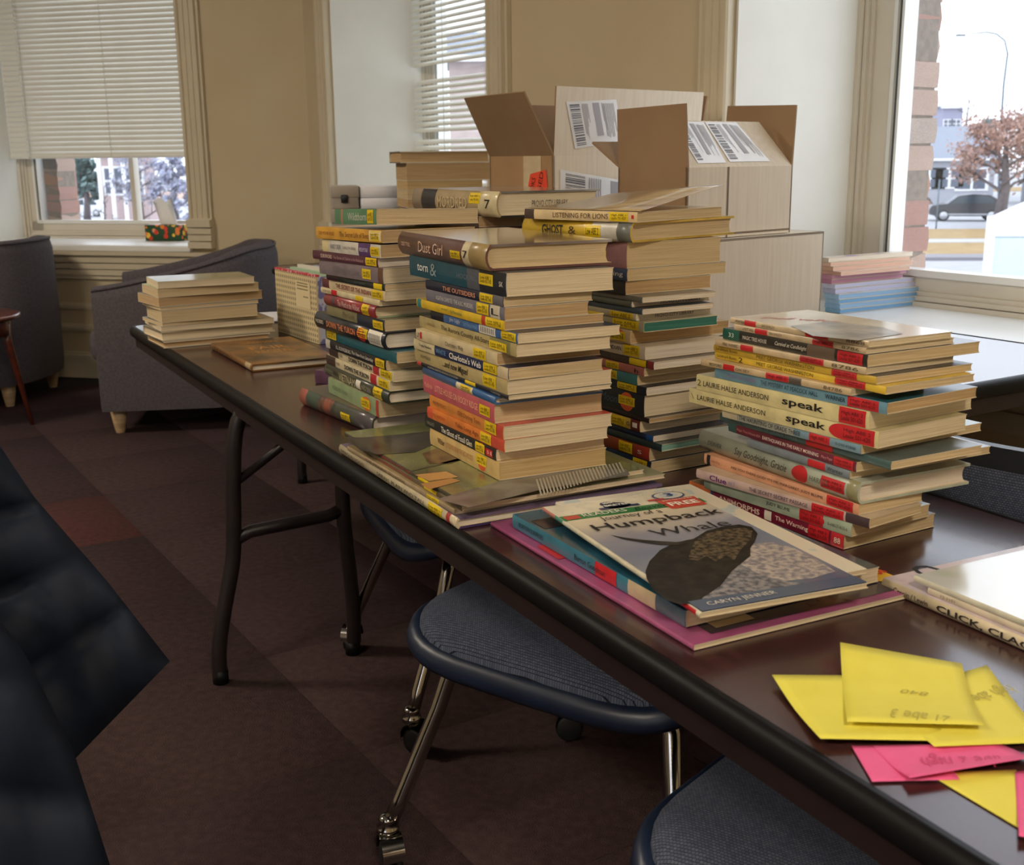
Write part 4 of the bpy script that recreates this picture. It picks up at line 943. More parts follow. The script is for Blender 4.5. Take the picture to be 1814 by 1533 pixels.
# the lifted cover of the topmost one
_b = B3[-1]; _t = _b['t']; rows = []
Lx = [o for o in _b.children if o.name.startswith('cover')][0]
_S = max(v.co.y for v in Lx.data.vertices); _W = max(v.co.x for v in Lx.data.vertices)
for k in range(13):
    u = k / 12; rows.append([(u * _W * (1 - .03 * u), -.004 + _S * 0, _t + .0012 + .030 * u ** 1.6 + .006 * math.sin(3 * u)), (u * _W * .99, _S * .5, _t + .0012 + .024 * u ** 1.7), (u * _W, _S, _t + .0012 + .015 * u ** 1.8)])
solid(MB().grid(rows).build('lifted_cover', mat('tawny lion cover', (206, 180, 132), .2, (150, 118, 76), 9, stretch=(4, 1, 1), coat=.7, detail=5), _b), .0006)
# ---- hidden-base stack whose top pair shows behind the others
S5 = [dict(d=d, c=890, l=742, r=1040, t=t, yaw=30, col=c, page=p, hard=hd) for d, t, c, p, hd in (
  ('brown hardcover', 60, '5a4434', 'tan', True), ('navy hardcover', 58, '2c3448', 'cream', True), ('tan paperback', 52, 'b49a6c', 'tan', False), ('grey hardcover', 62, '70706c', 'white', True), ('maroon paperback', 52, '6c2c30', 'tan', False))]
S5 += [dict(d='dark brown paperback with stamped edge', c=848, l=735, r=1046, t=17, yaw=31, col='4c3c30', page='dark', stamp=('UTAH STATE PRISON', .62, .5, .4)),
 dict(d='black and cream hardcover with embossed title', c=886, l=736, r=1062, t=39, yaw=30, col='b09a74', hard=True, page='cream', bands=[(0, .12, 'a08a6c'), (.12, .30, '3a3a3c'), (.80, 1, 'd6c69c')], txt=[('MORDRED', .33, .68, .46, (206, 184, 146), dict(b=.004)), ('7', .875, .93, .36, K)], st=[Y(.70, .82, MID, (.5, .92))], top=mat('plastic-wrapped dark painted-glare jacket', (60, 60, 64), .1, (186, 186, 188), 4, coat=1.0, mixr=(.38, .66)), back=(28, 28, 30), stamp=('PROVO CITY LIBRARY', .50, .36, .26))]  # black and white reflections of the wrap painted into the top jacket
B5 = stack(S5, (886, 728), 339, ZT + .0008, 'stack behind the tall front stacks', 'books in the stack behind the tall front stacks')
# ---- low stack at the far end of the table
_fy = iter((31, 33, 29, 35, 30, 33, 36, 31, 27))
def fl(d, c, l, r, t, col, page, hard=False, top=None): return dict(d=d, c=c, l=l, r=r, t=t, yaw=next(_fy), col=col, page=page, hard=hard, spine='B', top=top)
SF = [fl('brown thick hardcover', 290, 274, 479, 12, '6c5a40', 'dark', True), fl('grey hardcover', 287, 261, 487, 17, '8a8270', 'cream', True), fl('tan thin paperback', 286, 257, 486, 9, 'b6a27a', 'cream'), fl('thin black paperback', 288, 262, 464, 6, '2c3036', 'tan'),
      fl('tan paperback with blue spot', 287, 261, 457, 21, '3f5f86', 'tan'), fl('blue-covered paperback', 284, 260, 458, 6, '47688c', 'tan', top='5b7688'), fl('dark tan paperback', 282, 260, 465, 16, '5a4a38', 'dark'), fl('light green paperback', 280, 262, 459, 15, '9ab184', 'tan', top='a8bc8c'),
      fl('olive picture-cover paperback', 280, 271, 451, 12, '8e8a5c', 'cream', top=mat('olive painted cover', (150, 146, 100), .25, (104, 104, 70), 14, coat=.5, mixr=(.42, .6)))]
def stackB(items, base, ytop, place, group):
    B = P(base[0], base[1], ZT + .0008); D = B.y; ztop = PD(base[0], ytop, D).z; k = (ztop - B.z) / sum(i['t'] for i in items); z = B.z; n = len(items)
    for i, it in enumerate(items):
        it = dict(it); t = it.pop('t') * k; c = it.pop('c'); l = it.pop('l'); r = it.pop('r'); yaw = math.radians(it.pop('yaw')); d = it.pop('d')
        C = PD(c, base[1], D); C.z = z; C.x = PD(c, proj((C.x, C.y, z))[1], D).x
        y = Vector((-math.sin(yaw), math.cos(yaw), 0)); x = Vector((math.cos(yaw), math.sin(yaw), 0))
        sh = solve(lambda s: proj(C + y * s)[0] - l, .01, .6); lo = solve(lambda s: proj(C + x * s)[0] - r, .01, .9)
        sh = min(max(sh, .15), .22)
        lab = '%s, %s %s' % (d, 'topmost in' if i == n - 1 else 'lowest in' if i == 0 else ORD[n - 1 - i] + ' from top in', place)
        make_book(lab, C, yaw, lo, sh, t - .0004, group=group, **it); z += t
stackB(SF, (290, 618), 499, 'low stack at the far table end', 'books in the low stack at the far table end')
# ---- flat brown picture book in front of that stack
fb = flat('brown picture-cover hardcover lying flat at the far table end', (448, 659), (376, 619), (590, 640), ZT + .0008, .016, hard=True, col='8a6034', page='white', top=mat('old map cover', (150, 104, 52), .35, (70, 52, 34), 12, coat=.4, detail=5, mixr=(.4, .62)), txt=[('THE ROMAN', .1, .5, .5, (90, 60, 30))], bands=[(.86, .97, 'c8b48c')])
_S = max(v.co.y for v in fb.children[0].data.vertices); _W = max(v.co.x for v in fb.children[0].data.vertices)
for s, yy, hh in (('TENNYSON', .84, .07), ('FAIR', .60, .12), ('RECITAL', .44, .11)):
    lettering(s, (196, 140, 70), fb, (_W * .5, _S * yy, .016), (1, 0, 0), (0, 1, 0), _W * .45, _S * hh, name='cover_lettering')
# ------------------------------------------------------------------ whale booklet and the books under it
def cover_dims(bk):
    c = [o for o in bk.children if o.name.split('.')[0] == 'cover'][0]
    return max(v.co.x for v in c.data.vertices), max(v.co.y for v in c.data.vertices), max(v.co.z for v in c.data.vertices)
def on_cover(bk, poly, c, name, lift=.0005, m=None):
    """flat print on the top cover; poly in fractions of (width, spine length)"""
    Wd, S, t = cover_dims(bk)
    mm = m or plain(c, .3, .4)
    return MB().add([(u * Wd, v * S, t + lift) for u, v in poly], [tuple(range(len(poly)))]).build(name, mm, bk)
def disc(u, v, ru, rv, n=28): return [(u + ru * math.cos(2 * math.pi * k / n), v + rv * math.sin(2 * math.pi * k / n)) for k in range(n)]
_z = ZT + .0008
WG = 'flat booklets at the table edge'
big = flat('large purple-bordered picture book lowest in the pile under the whale booklet', (1229, 1153), (870, 932), (1576, 1026), _z, .0052, col='a8507c', page='cream', top='a4527e', group=WG, w=None)
on_cover(big, [(.10, .03), (.97, .03), (.97, .97), (.10, .97)], (52, 44, 56), 'cover_picture', m=mat('night picture cover', (46, 38, 50), .25, (150, 96, 66), 9, coat=.5, mixr=(.5, .66)))
on_cover(big, [(.90, .10), (.995, .005), (.995, .30), (.90, .36)], (226, 178, 46), 'corner_flash', .0009)
lettering('Troll', (200, 60, 40), big, (cover_dims(big)[0] * .945, cover_dims(big)[1] * .14, .0052 + .0012), (1, .25, 0), (-.25, 1, 0), .030, .018, name='cover_lettering', bold=.02)
on_cover(big, [(.14, .05), (.30, .05), (.30, .12), (.14, .12)], (196, 180, 130), 'publisher_badge', .0009)
on_cover(big, [(.015, .62), (.07, .62), (.07, .74), (.015, .74)], (200, 40, 46), 'sticker', .0008)
_z += .0068
M_teal = mat('teal sea cover', (44, 96, 116), .25, (22, 44, 60), 6, coat=.6, mixr=(.4, .65))
teal = flat('teal workbook with red sticker under the whale booklet', (1214, 1112), (909, 934), (1512, 1012), _z, .0165, col='3c7c90', page='cream', top=M_teal, group=WG, bands=[(.72, .86, 'c8b490'), (.86, 1, '4a5a66')], txt=[('BURTON SURPRISES', .05, .22, .34, (20, 40, 50)), ('Burton Goodman', .42, .60, .42, (18, 34, 44))], st=[(.54, .66, 'r', (.02, .99))], w=None)
on_cover(teal, [(.02, .80), (.20, .80), (.20, .90), (.02, .90)], (30, 30, 36), 'title_block')
_z += .0168
star = flat('cream star-patterned booklet peeking out beside the whale booklet', (1252, 1068), (985, 897), (1500, 1000), _z, .0055, col='e4dcc2', page='cream', top=mat('star pattern cover', (230, 222, 200), .25, (196, 208, 206), 24, coat=.4, mixr=(.56, .6)), group=WG)
_z += .0057
WH = flat('whale booklet with a breaching humpback on its cover', (1241, 1096), (962, 906), (1533, 1040), _z, .0052, col='d8cfb4', page='cream', bands=[(0, .10, 'c88070'), (.10, .16, '4c8c74'), (.84, .98, M_str)], top='e8dfc6', group=WG, w=None)
wW, wS, wt = cover_dims(WH)
# front cover print: sky and sea, whale, header
def seasky():
    m = bpy.data.materials.new('sea and sky print'); m.use_nodes = True; nt = m.node_tree; b = nt.nodes['Principled BSDF']
    b.inputs['Roughness'].default_value = .2; b.inputs['Coat Weight'].default_value = .6; b.inputs['Coat Roughness'].default_value = .1
    tc = nt.nodes.new('ShaderNodeTexCoord'); sp = nt.nodes.new('ShaderNodeSeparateXYZ'); ns = nt.nodes.new('ShaderNodeTexNoise'); ns.inputs['Scale'].default_value = 14; ns.inputs['Detail'].default_value = 5
    ad = nt.nodes.new('ShaderNodeMath'); ad.operation = 'MULTIPLY_ADD'; ad.inputs[1].default_value = .22; r = nt.nodes.new('ShaderNodeValToRGB')
    mp = nt.nodes.new('ShaderNodeMapRange'); mp.inputs[1].default_value = 0; mp.inputs[2].default_value = wS
    nt.links.new(tc.outputs['Object'], sp.inputs[0]); nt.links.new(tc.outputs['Object'], ns.inputs['Vector'])
    nt.links.new(sp.outputs['Y'], mp.inputs[0]); nt.links.new(ns.outputs[0], ad.inputs[0]); nt.links.new(mp.outputs[0], ad.inputs[2]); nt.links.new(ad.outputs[0], r.inputs[0]); nt.links.new(r.outputs[0], b.inputs['Base Color'])
    el = r.color_ramp.elements; el[0].position = .12; el[0].color = lin((60, 78, 108)); el[1].position = .98; el[1].color = lin((236, 222, 190))
    for p, c in ((.22, (96, 112, 134)), (.36, (150, 152, 160)), (.55, (126, 134, 156)), (.72, (152, 152, 166)), (.86, (214, 202, 180))):
        e = el.new(p); e.color = lin(c)
    return m
on_cover(WH, [(.012, .003), (.995, .003), (.995, .83), (.012, .83)], None, 'cover_picture', .0004, m=seasky())
on_cover(WH, [(.0, .825), (1, .825), (1, .875), (.0, .875)], (46, 128, 72), 'green_band', .0006)
def W_(pts): return [(x / 2.451 + 860, y / 2.451 + 840) for x, y in pts]
WHALE_PRINTS = (
 ([(1110, 395), (1150, 305), (1250, 300), (1340, 325), (1440, 375), (1520, 425), (1420, 455), (1290, 468), (1190, 440)], 'spray', ((190, 178, 168), (124, 120, 128), 140, 'spray print'), .0006),
 ([(940, 545), (1000, 480), (1060, 425), (1100, 400), (1190, 440), (1300, 466), (1380, 480), (1250, 520), (1100, 545), (1000, 560)], 'spray', ((150, 146, 146), (84, 86, 96), 140, 'spray shade print'), .0007),
 ([(695, 425), (712, 382), (760, 333), (812, 306), (870, 291), (905, 284), (960, 250), (1020, 234), (1100, 222), (1155, 232), (1182, 262), (1168, 300), (1150, 325), (1150, 360), (1110, 392), (1070, 425), (1020, 490), (960, 530), (900, 566), (840, 570), (780, 548), (725, 505), (700, 460)], 'whale_picture', ((30, 28, 27), (48, 44, 38), 70, 'whale print'), .0009),
 ([(880, 375), (890, 340), (905, 300), (960, 262), (1040, 245), (1120, 236), (1160, 250), (1150, 290), (1110, 330), (1080, 380), (1040, 360), (1000, 385), (960, 360), (920, 380)], 'whale_throat', ((104, 90, 70), (34, 31, 28), 150, 'whale throat print'), .0011),
 ([(540, 268), (600, 280), (690, 291), (760, 296), (830, 300), (900, 292), (840, 312), (760, 312), (690, 303), (600, 288)], 'whale_flipper', ((40, 38, 36), (60, 54, 48), 30, 'whale flipper print'), .0012))
on_cover(WH, [(.012, .003), (.995, .003), (.995, .055), (.012, .075)], (70, 88, 116), 'sea_strip', .0011)
def wtext(s, u, v, w, h, c, bold=0, shear=0, n='cover_lettering'):
    return lettering(s, c, WH, (u * wW, v * wS, wt + .0014), (1, 0, 0), (0, 1, 0), w * wW, h * wS, bold=bold, shear=shear, name=n)
wtext('READERS', .29, .850, .30, .030, (226, 224, 206))
on_cover(WH, [(.02, .832), (.12, .832), (.12, .868), (.02, .868)], (196, 60, 50), 'publisher_badge', .0009)
wtext('Beaver', .61, .846, .24, .034, (24, 60, 36), shear=.4)
wtext('Journey of a', .42, .79, .42, .050, (50, 46, 46))
wtext('Humpback', .53, .71, .88, .080, (26, 24, 24), bold=.008)
wtext('Whale', .62, .60, .52, .062, (40, 40, 44))
wtext('CARYN JENNER', .28, .034, .40, .030, (214, 208, 196))
on_cover(WH, [(.72, .80), (.97, .80), (.985, .90), (.70, .90)], (206, 66, 50), 'price_flash', .0010)
wtext('FREE', .845, .842, .21, .040, (240, 226, 208), bold=.03); wtext('Buy 2, Get One 3rd', .845, .884, .21, .016, (240, 226, 208))
on_cover(WH, disc(.845, .945, .115, .042), (48, 78, 130), 'level_roundel', .0006); on_cover(WH, disc(.845, .945, .10, .036), (226, 222, 206), 'level_roundel', .0008); on_cover(WH, disc(.845, .945, .065, .025), (206, 212, 214), 'level_roundel', .0010)
wtext('3', .845, .945, .055, .036, (48, 78, 130), bold=.02)
on_cover(WH, [(.66, .905), (.78, .905), (.78, .92), (.66, .92)], (200, 50, 60), 'ribbon', .0012)
on_cover(WH, disc(.44, .912, .095, .03) , (40, 56, 96), 'maker_badge', .0008); on_cover(WH, disc(.40, .94, .055, .022), (40, 56, 96), 'maker_badge', .0008)
on_cover(WH, [(.30, .885), (.58, .885), (.58, .905), (.30, .905)], (40, 56, 96), 'maker_badge', .0008)
wtext('BREYER', .44, .913, .18, .018, (236, 232, 220), bold=.02); wtext('MMM', .40, .94, .07, .02, (236, 232, 220), bold=.02)
for u, v in ((.08, .93), (.20, .955), (.12, .90), (.28, .975), (.62, .965), (.70, .985), (.93, .99), (.56, .93), (.25, .905)):
    on_cover(WH, [(u + (.012 if k % 2 == 0 else .005) * math.cos(math.pi * k / 4) * 1.2, v + (.012 if k % 2 == 0 else .005) * .6 * math.sin(math.pi * k / 4)) for k in range(8)], (196, 208, 214), 'star_mark', .0006)

# ------------------------------------------------------------------ books at the right edge of the table
_L = P(1564, 1044, ZT + .0008); _y = math.radians(27); _yd = Vector((-math.sin(_y), math.cos(_y), 0))
vis = (P(1814, 1159, ZT) - P(1564, 1044, ZT)).length; _S = vis * 1.75
CC = make_book('cream picture hardcover with black slab lettering at the right edge', _L - _yd * _S, _y, _S, .30, .0125, col='e0cfac', hard=True, page='white', top='cfbfc4', group=WG, txt=[('Cronin / Lewin', .055, .20, .46, (60, 50, 44), dict(b=.01)), ('CLICK, CLACK, MOO', .235, .80, .62, (40, 32, 30), dict(b=.02))])
lettering('C', K, CC, (.055, _S * .985, .0125), (0, -1, 0), (1, 0, 0), .028, .030, name='cover_lettering', bold=.02)
_z = ZT + .0008 + .0128
_L = P(1644, 1052, _z)
make_book('thin white-spined picture book between two others at the right edge', _L - _yd * (_S * .92), _y, _S * .92, .26, .0065, col='d8cab0', page='white', top='c8c4ba', group=WG, txt=[('12 1101', .06, .12, .5, (120, 100, 84))])
_z += .0068
_L = P(1619, 1030, _z)
M_frog = mat('glossy pale frog cover', (206, 208, 202), .16, (150, 160, 110), 5, coat=.8, mixr=(.6, .75))
make_book('glossy pale picture book on top of the pile at the right edge', _L - _yd * (_S * .95), _y, _S * .95, .30, .0065, col='d6d2bc', page='white', top=M_frog, group=WG, txt=[('FROG AND TOAD', .52, .80, .5, (200, 190, 160))])

# ------------------------------------------------------------------ sticky notes
M_ny = mat('yellow note paper', (236, 226, 92), 0.7, (230, 219, 82), 30); M_np = mat('pink note paper', (240, 104, 158), 0.7, (234, 96, 150), 30)
def note(label, q, z, m, lift=(0, 0, 0, 0), words=()):
    """q: pixels of far-left, far-right, near-right, near-left corner; lift: height of each corner"""
    c = [P(a[0], a[1], z) for a in q]; o = (c[0] + c[1] + c[2] + c[3]) / 4; o.z = 0
    t = thing('sticky_note', label, 'sticky note', o, 0, 'sticky notes by the table edge')
    n = 10; rows = []
    for i in range(n + 1):
        v = i / n; row = []
        for j in range(n + 1):
            u = j / n; p = (c[0] * (1 - u) + c[1] * u) * (1 - v) + (c[3] * (1 - u) + c[2] * u) * v
            h = (lift[0] * (1 - u) + lift[1] * u) * max(0, 1 - 2 * v) ** 1.5 + (lift[3] * (1 - u) + lift[2] * u) * max(0, 2 * v - 1) ** 1.5
            row.append((p.x - o.x, p.y - o.y, z + .0004 + h))
        rows.append(row)
    s = solid(MB().grid(rows).build('sheet', m, t), .00025, 1)
    for w, u, v, sz in words:
        p = (c[0] * (1 - u) + c[1] * u) * (1 - v) + (c[3] * (1 - u) + c[2] * u) * v - o
        ax = (c[0] - c[1]).normalized(); ax.z = 0; ay = Vector((0, 0, 1)).cross(ax)
        h = (lift[0] * (1 - u) + lift[1] * u) * max(0, 1 - 2 * v) ** 1.5 + (lift[3] * (1 - u) + lift[2] * u) * max(0, 2 * v - 1) ** 1.5
        lettering(w, (188, 176, 62) if m is M_ny else (206, 66, 118), t, (p.x, p.y, z + .0008 + h), ax, ay, sz, sz * .36, shear=.25, name='handwriting', lift=.0004)
    return t
note('yellow sticky note half under a pink one at the bottom right', [(1640, 1370), (1800, 1365), (1868, 1500), (1808, 1470)], ZT + .0008, M_ny)
note('pink sticky note cut by the right frame edge', [(1798, 1368), (1880, 1362), (1880, 1496), (1804, 1492)], ZT + .0014, M_np, (0, 0, 0, .004))
note('pink sticky note lying beneath the folded pink one', [(1508, 1322), (1660, 1322), (1700, 1382), (1545, 1386)], ZT + .0014, M_np)
note('pink sticky note with faint pencil, under the yellow notes', [(1545, 1322), (1770, 1318), (1850, 1352), (1612, 1390)], ZT + .0022, M_np, (0, 0, .006, .005), [('abe 2 high', .5, .62, .06)])
note('yellow sticky note with pencil words rotated beyond the top one', [(1560, 1235), (1748, 1183), (1856, 1316), (1655, 1330)], ZT + .0030, M_ny, (0, .002, 0, .003), [('high abe 4', .82, .35, .055)])
note('yellow sticky note furthest left, curled at its corner', [(1367, 1204), (1560, 1198), (1690, 1314), (1453, 1318)], ZT + .0037, M_ny, (.004, 0, 0, .004))
note('topmost yellow sticky note with the pencilled number 840', [(1487, 1157), (1703, 1184), (1742, 1298), (1500, 1292)], ZT + .0046, M_ny, (.010, .004, .006, .006), [('840', .56, .50, .022), ('21 abe 3', .55, .90, .045)])

# ------------------------------------------------------------------ cardboard boxes
def cardboard(name, c, c2):
    return mat(name, c, .8, c2, 3, stretch=(40, 40, 2), bump=.10, bscale=2.2, mixr=(.3, .75), bdist=.003)
M_cb = cardboard('cardboard', (222, 209, 189), (212, 197, 174)); M_cbin_shade = mat('cardboard inner and shaded side', (152, 122, 90), .85, (142, 112, 82), 8, bump=.02, bscale=60)
M_lab = mat('shipping label paper', (228, 226, 222), .35, (220, 218, 216), 30, coat=.4); M_ink = mat('label ink', (104, 102, 108), .5); M_ink2 = mat('label grey block', (164, 160, 164), .5)
M_tape = mat('packing tape', (206, 186, 152), .16, (190, 168, 134), 20, coat=.8)
M_oran = mat('orange sticker', (226, 72, 44), .45)
def panel(name, q, parent, th=.0045, mo=None, mi=None):
    """quad q (four local points) as corrugated board with thickness towards the inside"""
    a, b, c, d = [Vector(p) for p in q]; n = (b - a).cross(d - a).normalized() * -th
    mb = MB().add([a, b, c, d], [(0, 1, 2, 3)], 0).add([a + n, b + n, c + n, d + n], [(3, 2, 1, 0)], 1)
    pts = [a, b, c, d]
    for i in range(4):
        j = (i + 1) % 4; mb.add([pts[i], pts[j], pts[j] + n, pts[i] + n], [(0, 3, 2, 1)], 1)
    return mb.build(name, [mo or M_cb, mi or M_cbin_shade], parent)
def ship_label(parent, q, flip=False, lift=.0012):
    """printed label on the quad q: far-left, far-right, near-right, near-left"""
    a, b, c, d = [Vector(p) for p in q]; n = (b - a).cross(d - a).normalized() * -1.0
    def pt(u, v, l): return (a * (1 - u) + b * u) * (1 - v) + (d * (1 - u) + c * u) * v + n * l
    r = empty('shipping_label', (0, 0, 0), 0, parent)
    MB().add([pt(0, 0, lift), pt(0, 1, lift), pt(1, 1, lift), pt(1, 0, lift)], [(0, 1, 2, 3)]).build('label_paper', M_lab, r)
    mb = MB(); rl = random.Random(int(abs(a.x * 1000)) + 3); v = .06
    while v < .95:
        w = rl.choice((.012, .02, .034)); mb.add([pt(.05, v, lift * 1.5), pt(.05, min(v + w, .97), lift * 1.5), pt(.24, min(v + w, .97), lift * 1.5), pt(.24, v, lift * 1.5)], [(0, 1, 2, 3)]); v += w + rl.choice((.012, .018, .03))
    mb.build('barcode', M_ink, r)
    mb = MB()
    mb.add([pt(.50, .05, lift * 1.5), pt(.50, .80, lift * 1.5), pt(.63, .80, lift * 1.5), pt(.63, .05, lift * 1.5)], [(0, 1, 2, 3)])
    for i in range(9):
        u = .28 + .022 * i if i < 6 else .68 + .04 * (i - 6); ln = rl.uniform(.25, .8)
        mb.add([pt(u, .06, lift * 1.5), pt(u, .06 + ln, lift * 1.5), pt(u + .01, .06 + ln, lift * 1.5), pt(u + .01, .06, lift * 1.5)], [(0, 1, 2, 3)])
    for i in range(8):
        u = .70 + .03 * i; ln = rl.uniform(.3, .85); mb.add([pt(u, .08, lift * 1.5), pt(u, .08 + ln, lift * 1.5), pt(u + .012, .08 + ln, lift * 1.5), pt(u + .012, .08, lift * 1.5)], [(0, 1, 2, 3)])
    mb.build('print', M_ink2, r)
    return r
BYAW = math.radians(40); BX = Vector((math.cos(BYAW), math.sin(BYAW), 0)); BY = Vector((-math.sin(BYAW), math.cos(BYAW), 0))
def box_dims(cx, lx, rx, D):
    C = PD(cx, 300, D); C.z = 1.0
    w = solve(lambda s: proj(C + BX * s)[0] - rx, .02, 1.2) if rx else None; d = solve(lambda s: proj(C + BY * s)[0] - lx, .02, 1.2) if lx else None
    return C, w, d
def zpx(x, y, D): return PD(x, y, D).z
# lower closed box, found from its right corner
_RC = PD(1460, 410, 2.56); zc_top = _RC.z; wC, dC = .56, .34
CO = _RC - BX * wC; CO.z = ZT2 + .001
BC = thing('cardboard_box', 'closed cardboard box lowest on the table by the window', 'box', CO, BYAW, 'cardboard boxes on the window table')
hC = zc_top - CO.z
for nm, q in (('side_panel', [(0, 0, 0), (wC, 0, 0), (wC, 0, hC), (0, 0, hC)]), ('side_panel', [(wC, 0, 0), (wC, dC, 0), (wC, dC, hC), (wC, 0, hC)]), ('side_panel', [(wC, dC, 0), (0, dC, 0), (0, dC, hC), (wC, dC, hC)]), ('side_panel', [(0, dC, 0), (0, 0, 0), (0, 0, hC), (0, dC, hC)]),
              ('top_flap', [(0, 0, hC), (wC, 0, hC), (wC, dC / 2 - .001, hC), (0, dC / 2 - .001, hC)]), ('top_flap', [(0, dC / 2 + .001, hC), (wC, dC / 2 + .001, hC), (wC, dC, hC), (0, dC, hC)]), ('base_panel', [(0, 0, .006), (0, dC, .006), (wC, dC, .006), (wC, 0, .006)])):
    panel(nm, q, BC)
# open box B standing on it
_DB = 2.30
B0, wB, dB = box_dims(1218, 1095, 1403, _DB); zB = zc_top + .0015; hB = zpx(1217, 297, _DB) - zB
B0.z = zB
BB = thing('cardboard_box', 'open cardboard box with a label on its sloping flap, on the closed box', 'box', B0, BYAW, 'cardboard boxes on the window table')
for nm, q in (('side_panel', [(0, 0, 0), (wB, 0, 0), (wB, 0, hB), (0, 0, hB)]), ('side_panel', [(wB, 0, 0), (wB, dB, 0), (wB, dB, hB), (wB, 0, hB)]), ('side_panel', [(wB, dB, 0), (0, dB, 0), (0, dB, hB), (wB, dB, hB)]), ('base_panel', [(0, 0, .005), (0, dB, .005), (wB, dB, .005), (wB, 0, .005)])):
    panel(nm, q, BB)
panel('side_panel', [(0, dB, 0), (0, 0, 0), (0, 0, hB), (0, dB, hB)], BB, mo=M_cbin_shade)  # outer left side: its shade is put into the browner board colour
lf = .125
panel('flap', [(0, dB, hB), (0, 0, hB), (-.004, .006, hB + lf * .97), (-.010, dB - .004, hB + lf * .93)], BB, mo=M_cbin_shade)
rf = .115
fq = [(.002, 0, hB), (wB - .002, 0, hB), (wB - .03, rf * .62, hB + rf * .80), (.02, rf * .62, hB + rf * .80)]
panel('flap', fq, BB)
panel('flap', [(wB, .0, hB), (wB, dB, hB), (wB + .012, dB, hB + .13), (wB + .012, .004, hB + .125)], BB)
panel('flap', [(wB, dB, hB), (0, dB, hB), (0, dB + .08, hB + .05), (wB, dB + .08, hB + .05)], BB)
def onq(q, u, v):
    a, b, c, d = [Vector(p) for p in q]; return (a * (1 - u) + b * u) * (1 - v) + (d * (1 - u) + c * u) * v
ship_label(BB, [onq(fq, .03, .97), onq(fq, .36, .97), onq(fq, .36, .08), onq(fq, .10, .08)]); ship_label(BB, [onq(fq, .37, .97), onq(fq, .72, .97), onq(fq, .80, .10), onq(fq, .40, .10)])
MB().add([(wB * .36, -.0008, 0), (wB * .375, -.0008, 0), (wB * .375, -.0008, hB), (wB * .36, -.0008, hB)], [(0, 1, 2, 3)]).build('seam', mat('dark seam', (110, 92, 70), .7), BB)
# open tall box A behind
_DA = 2.62
A0, wA, dA = box_dims(980, 868, 1236, _DA); A0.z = ZT2 + .001; hA = zpx(980, 276, _DA) - A0.z
BA = thing('cardboard_box', 'tall open cardboard box with upright flaps and an orange sticker', 'box', A0, BYAW, 'cardboard boxes on the window table')
for nm, q in (('side_panel', [(0, 0, 0), (wA, 0, 0), (wA, 0, hA), (0, 0, hA)]), ('side_panel', [(wA, 0, 0), (wA, dA, 0), (wA, dA, hA), (wA, 0, hA)]), ('side_panel', [(wA, dA, 0), (0, dA, 0), (0, dA, hA), (wA, dA, hA)]), ('base_panel', [(0, 0, .005), (0, dA, .005), (wA, dA, .005), (wA, 0, .005)])):
    panel(nm, q, BA)
panel('side_panel', [(0, dA, 0), (0, 0, 0), (0, 0, hA), (0, dA, hA)], BA, mo=mat('brown cardboard', (164, 130, 92), .8, (150, 117, 82), 6, bump=.2, bscale=40))
lf = .155
panel('flap', [(0, dA, hA), (0, 0, hA), (-.075, .012, hA + lf * .87), (-.075, dA - .002, hA + lf * .84)], BA, mo=M_cbin_shade)
fqA = [(.002, 0, hA), (wA - .002, 0, hA), (wA, -.012, hA + .148), (-.004, -.016, hA + .148)]
panel('flap', fqA, BA)
panel('flap', [(wA, 0, hA), (wA, dA, hA), (wA + .03, dA, hA + .14), (wA + .03, 0, hA + .14)], BA)
panel('flap', [(wA, dA, hA), (0, dA, hA), (0, dA + .01, hA + .12), (wA, dA + .01, hA + .12)], BA)
ship_label(BA, [onq(fqA, .06, .78), onq(fqA, .38, .84), onq(fqA, .44, .22), onq(fqA, .13, .10)])
q = [(.02, 0, hA - .03), (.34, 0, hA - .075), (.34, 0, hA - .19), (.02, 0, hA - .14)]
ship_label(BA, q)
for y0, y1 in ((dA * .18, dA * .45),):
    MB().add([(-.001, y1, 0), (-.001, y0, 0), (-.001, y0, hA), (-.001, y1, hA)], [(0, 1, 2, 3)]).build('tape', M_tape, BA)
MB().add([(-.0016, dA * .42, hA - .105), (-.0016, dA * .06, hA - .09), (-.0016, dA * .10, hA - .03), (-.0016, dA * .34, hA - .04)], [(0, 1, 2, 3)]).build('orange_sticker', M_oran, BA)
lettering('USED', (60, 20, 16), BA, (-.0018, dA * .19, hA - .062), (0, -.25, 1), (0, 1, .25), .055, .012, name='sticker_lettering'); lettering('BOOKS', (60, 20, 16), BA, (-.0018, dA * .31, hA - .072), (0, -.25, 1), (0, 1, .25), .05, .012, name='sticker_lettering')

